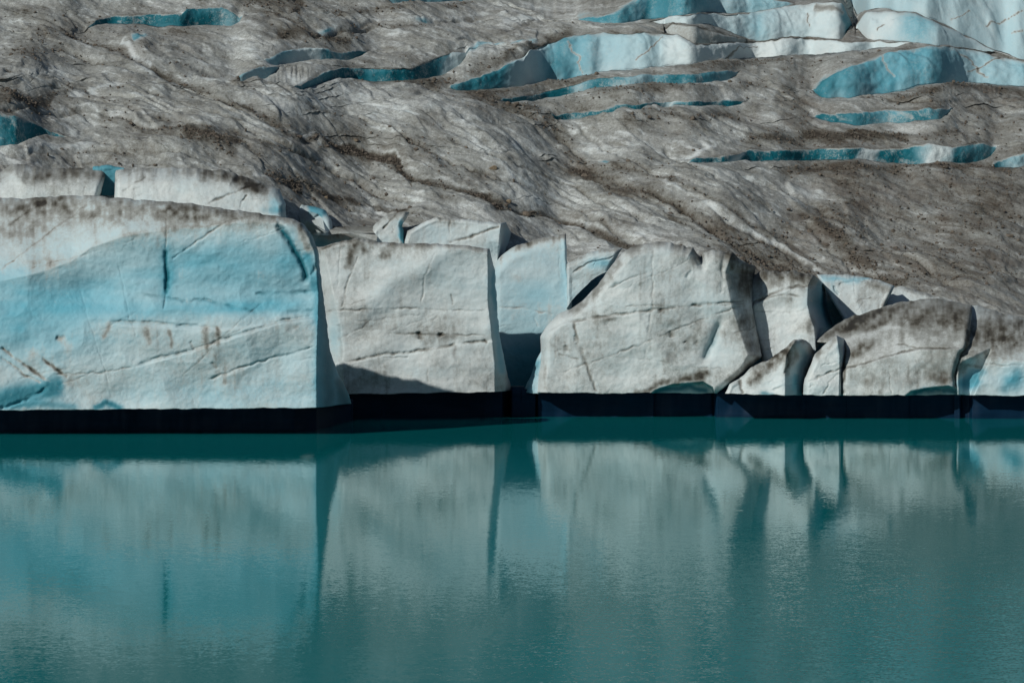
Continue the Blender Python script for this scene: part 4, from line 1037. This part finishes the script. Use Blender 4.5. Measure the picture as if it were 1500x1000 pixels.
def subdiv(v, f):
    v = list(map(tuple, v)); c = {}; nf = []
    def mid(a, b):
        k = (min(a, b), max(a, b))
        if k not in c:
            m = (np.array(v[a]) + np.array(v[b])); m /= np.linalg.norm(m)
            c[k] = len(v); v.append(tuple(m))
        return c[k]
    for a, b, d in f:
        x, y, z = mid(a, b), mid(b, d), mid(d, a)
        nf += [(a, x, z), (b, y, x), (d, z, y), (x, y, z)]
    return np.array(v), np.array(nf)


iv, if_ = ico()
sv, sf = subdiv(iv, if_)
sv, sf = subdiv(sv, sf)


def rock_mesh(seed):
    r = np.random.default_rng(seed)
    v = sv.copy()
    for _ in range(9):      # flat broken facets
        n = r.normal(size=3); n /= np.linalg.norm(n)
        h = r.uniform(.55, .85)
        d = v @ n
        v = v - np.where(d > h, d - h, 0)[:, None] * n
    v = v * (1 + .06 * fbm(v[:, 0] * 3, v[:, 1] * 3, v[:, 2] * 3, 2, seed)[:, None])
    return v * np.array([1.0, r.uniform(.7, .95), r.uniform(.5, .75)])


protos = []
for i in range(6):
    o = make_mesh('rock', rock_mesh(900 + i), np.zeros((0, 4)), None, ROCK if i < 5 else TAN, tris=sf, smooth=False)
    protos.append(o)
LABEL = 'small grey brown rock lying on the dirty glacier slope'
GROUP = 'rocks scattered on the glacier slope'


def place(o, px, py, size, label):
    p, r, c = on_slope(px, py)
    o.location = (p[0], p[1], p[2] + size * .12)
    o.scale = (size, size, size)
    o.rotation_euler = (rng.uniform(-.3, .3), rng.uniform(-.3, .3), rng.uniform(0, 6.28))
    tag(o, label, 'rock', GROUP)


SPECIAL = [(743, 304, .34, 5, 'pale tan boulder sitting on the dark debris line above the wedge topped block'), (721, 262, .40, 5, 'tan angular boulder on bare grey ice in the middle of the slope'),
           (681, 232, .26, 5, 'yellowish rock on clean grey ice upslope of the angular boulder'), (521, 212, .28, 5, 'tan rock perched on the white lip beside the dark debris channel'),
           (478, 223, .24, 0, 'dark boulder left of the dark debris channel'), (477, 287, .24, 5, 'orange brown rock above the small bluish ice lump'), (1186, 392, .32, 5, 'yellow tan boulder at the lower end of the long debris strip'), (888, 223, .24, 5, 'pale pinkish rock above the tiny teal slot')]
used = set()
for px, py, s, k, lab in SPECIAL:
    o = protos[k] if k not in used else protos[k].copy()
    if k in used: COL.objects.link(o)
    used.add(k)
    place(o, px, py, s, lab)
n = 0
cand = 0
flat_ok = np.argwhere((SEG == -1)[:, None] & (PX > 5) & (PX < 1495) & (PY > 5) & (PY < 440))
wgt = np.clip(dirt[flat_ok[:, 0], flat_ok[:, 1]] - .42, .01, 1) ** 1.6
nearw = np.ones(len(flat_ok))
for k in range(NW):
    c_ = flat_ok[:, 1]
    y_ = PY[flat_ok[:, 0], c_]
    nearw *= np.where(PR[k][c_] & (y_ > T[k][c_] - 4) & (y_ < B[k][c_] + 4), 0, 1)
# weight by photo area so that the spread follows the picture of the slope, not the mesh density
dpy = np.abs(np.gradient(PY, axis=0))[flat_ok[:, 0], flat_ok[:, 1]]
wgt = wgt * nearw * dpy
wgt /= wgt.sum()
pick = rng.choice(len(flat_ok), 235, p=wgt)
for i in pick:
    r, c = flat_ok[i]
    k = int(rng.integers(0, 5))
    if k not in used:
        o = protos[k]; used.add(k)
    else:
        o = protos[k].copy(); COL.objects.link(o)
    place(o, PX[r, c], PY[r, c], float(np.clip(rng.lognormal(-1.8, .42), .09, .46)), LABEL)
for k, o in enumerate(protos):
    if k not in used:
        bpy.data.objects.remove(o)
NG = 11000
pick = rng.choice(len(flat_ok), NG, p=wgt)
rc = flat_ok[pick]
ctr = vt[rc[:, 0], rc[:, 1]]
size = np.clip(rng.lognormal(-2.85, .5, NG), .025, .18)
gv = (iv[None] * (1 + rng.uniform(-.3, .3, (NG, 12, 1))) * size[:, None, None] * rng.uniform(.6, 1.2, (NG, 1, 3))) + ctr[:, None, :] + np.c_[rng.uniform(-.3, .3, (NG, 2)), size * .1][:, None, :]
gf = (if_[None] + np.arange(NG)[:, None, None] * 12).reshape(-1, 3)
gr = make_mesh('gravel', gv.reshape(-1, 3), np.zeros((0, 4)), None, PEBBLE, tris=gf, smooth=False)
tag(gr, kind='stuff')

# ------------------------------------------------------------------ lake
wv = np.array([(-2500, -2500, 0), (2500, -2500, 0), (2500, 2500, 0), (-2500, 2500, 0)], float)
wt = make_mesh('water', wv, [(0, 1, 2, 3)], None, WATER, smooth=False)
tag(wt, kind='structure')

# ------------------------------------------------------------------ light, sky, camera
sun_dir = np.array([.92, 1.0, -.77]); sun_dir /= np.linalg.norm(sun_dir)
el = math.asin(-sun_dir[2])
az = math.atan2(-sun_dir[0], -sun_dir[1])         # clockwise from +Y
ld = bpy.data.lights.new('sun', 'SUN'); ld.energy = 5.0; ld.angle = math.radians(.53); ld.color = (1.0, .975, .91)
lo_ = bpy.data.objects.new('sun', ld); COL.objects.link(lo_)
from mathutils import Vector
lo_.rotation_euler = Vector(sun_dir).to_track_quat('-Z', 'Y').to_euler()
lo_.location = (-60, -60, 120)
w = bpy.data.worlds.new('World'); scn.world = w; w.use_nodes = True
nt = w.node_tree
bg = nt.nodes['Background']
sk = nt.nodes.new('ShaderNodeTexSky'); sk.sky_type = 'NISHITA'; sk.sun_disc = False; sk.dust_density = 0.3; sk.ozone_density = 1.3
sk.sun_elevation = el; sk.sun_rotation = az % (2 * math.pi)
nt.links.new(sk.outputs[0], bg.inputs[0]); bg.inputs[1].default_value = 0.05

cam = bpy.data.cameras.new('camera'); co = bpy.data.objects.new('camera', cam); COL.objects.link(co)
cam.sensor_width = 36; cam.lens = 36 * F / 1500.0
cam.shift_y = -(500 - HZ) / 1500.0
co.location = (0, 0, H); co.rotation_euler = (math.pi / 2, 0, 0)
cam.clip_start = 1; cam.clip_end = 6000
scn.camera = co
scn.view_settings.view_transform = 'Standard'; scn.view_settings.look = 'None'
scn.view_settings.exposure = -0.71; scn.view_settings.gamma = 1.0
scn.cycles.max_bounces = 6; scn.cycles.use_denoising = True
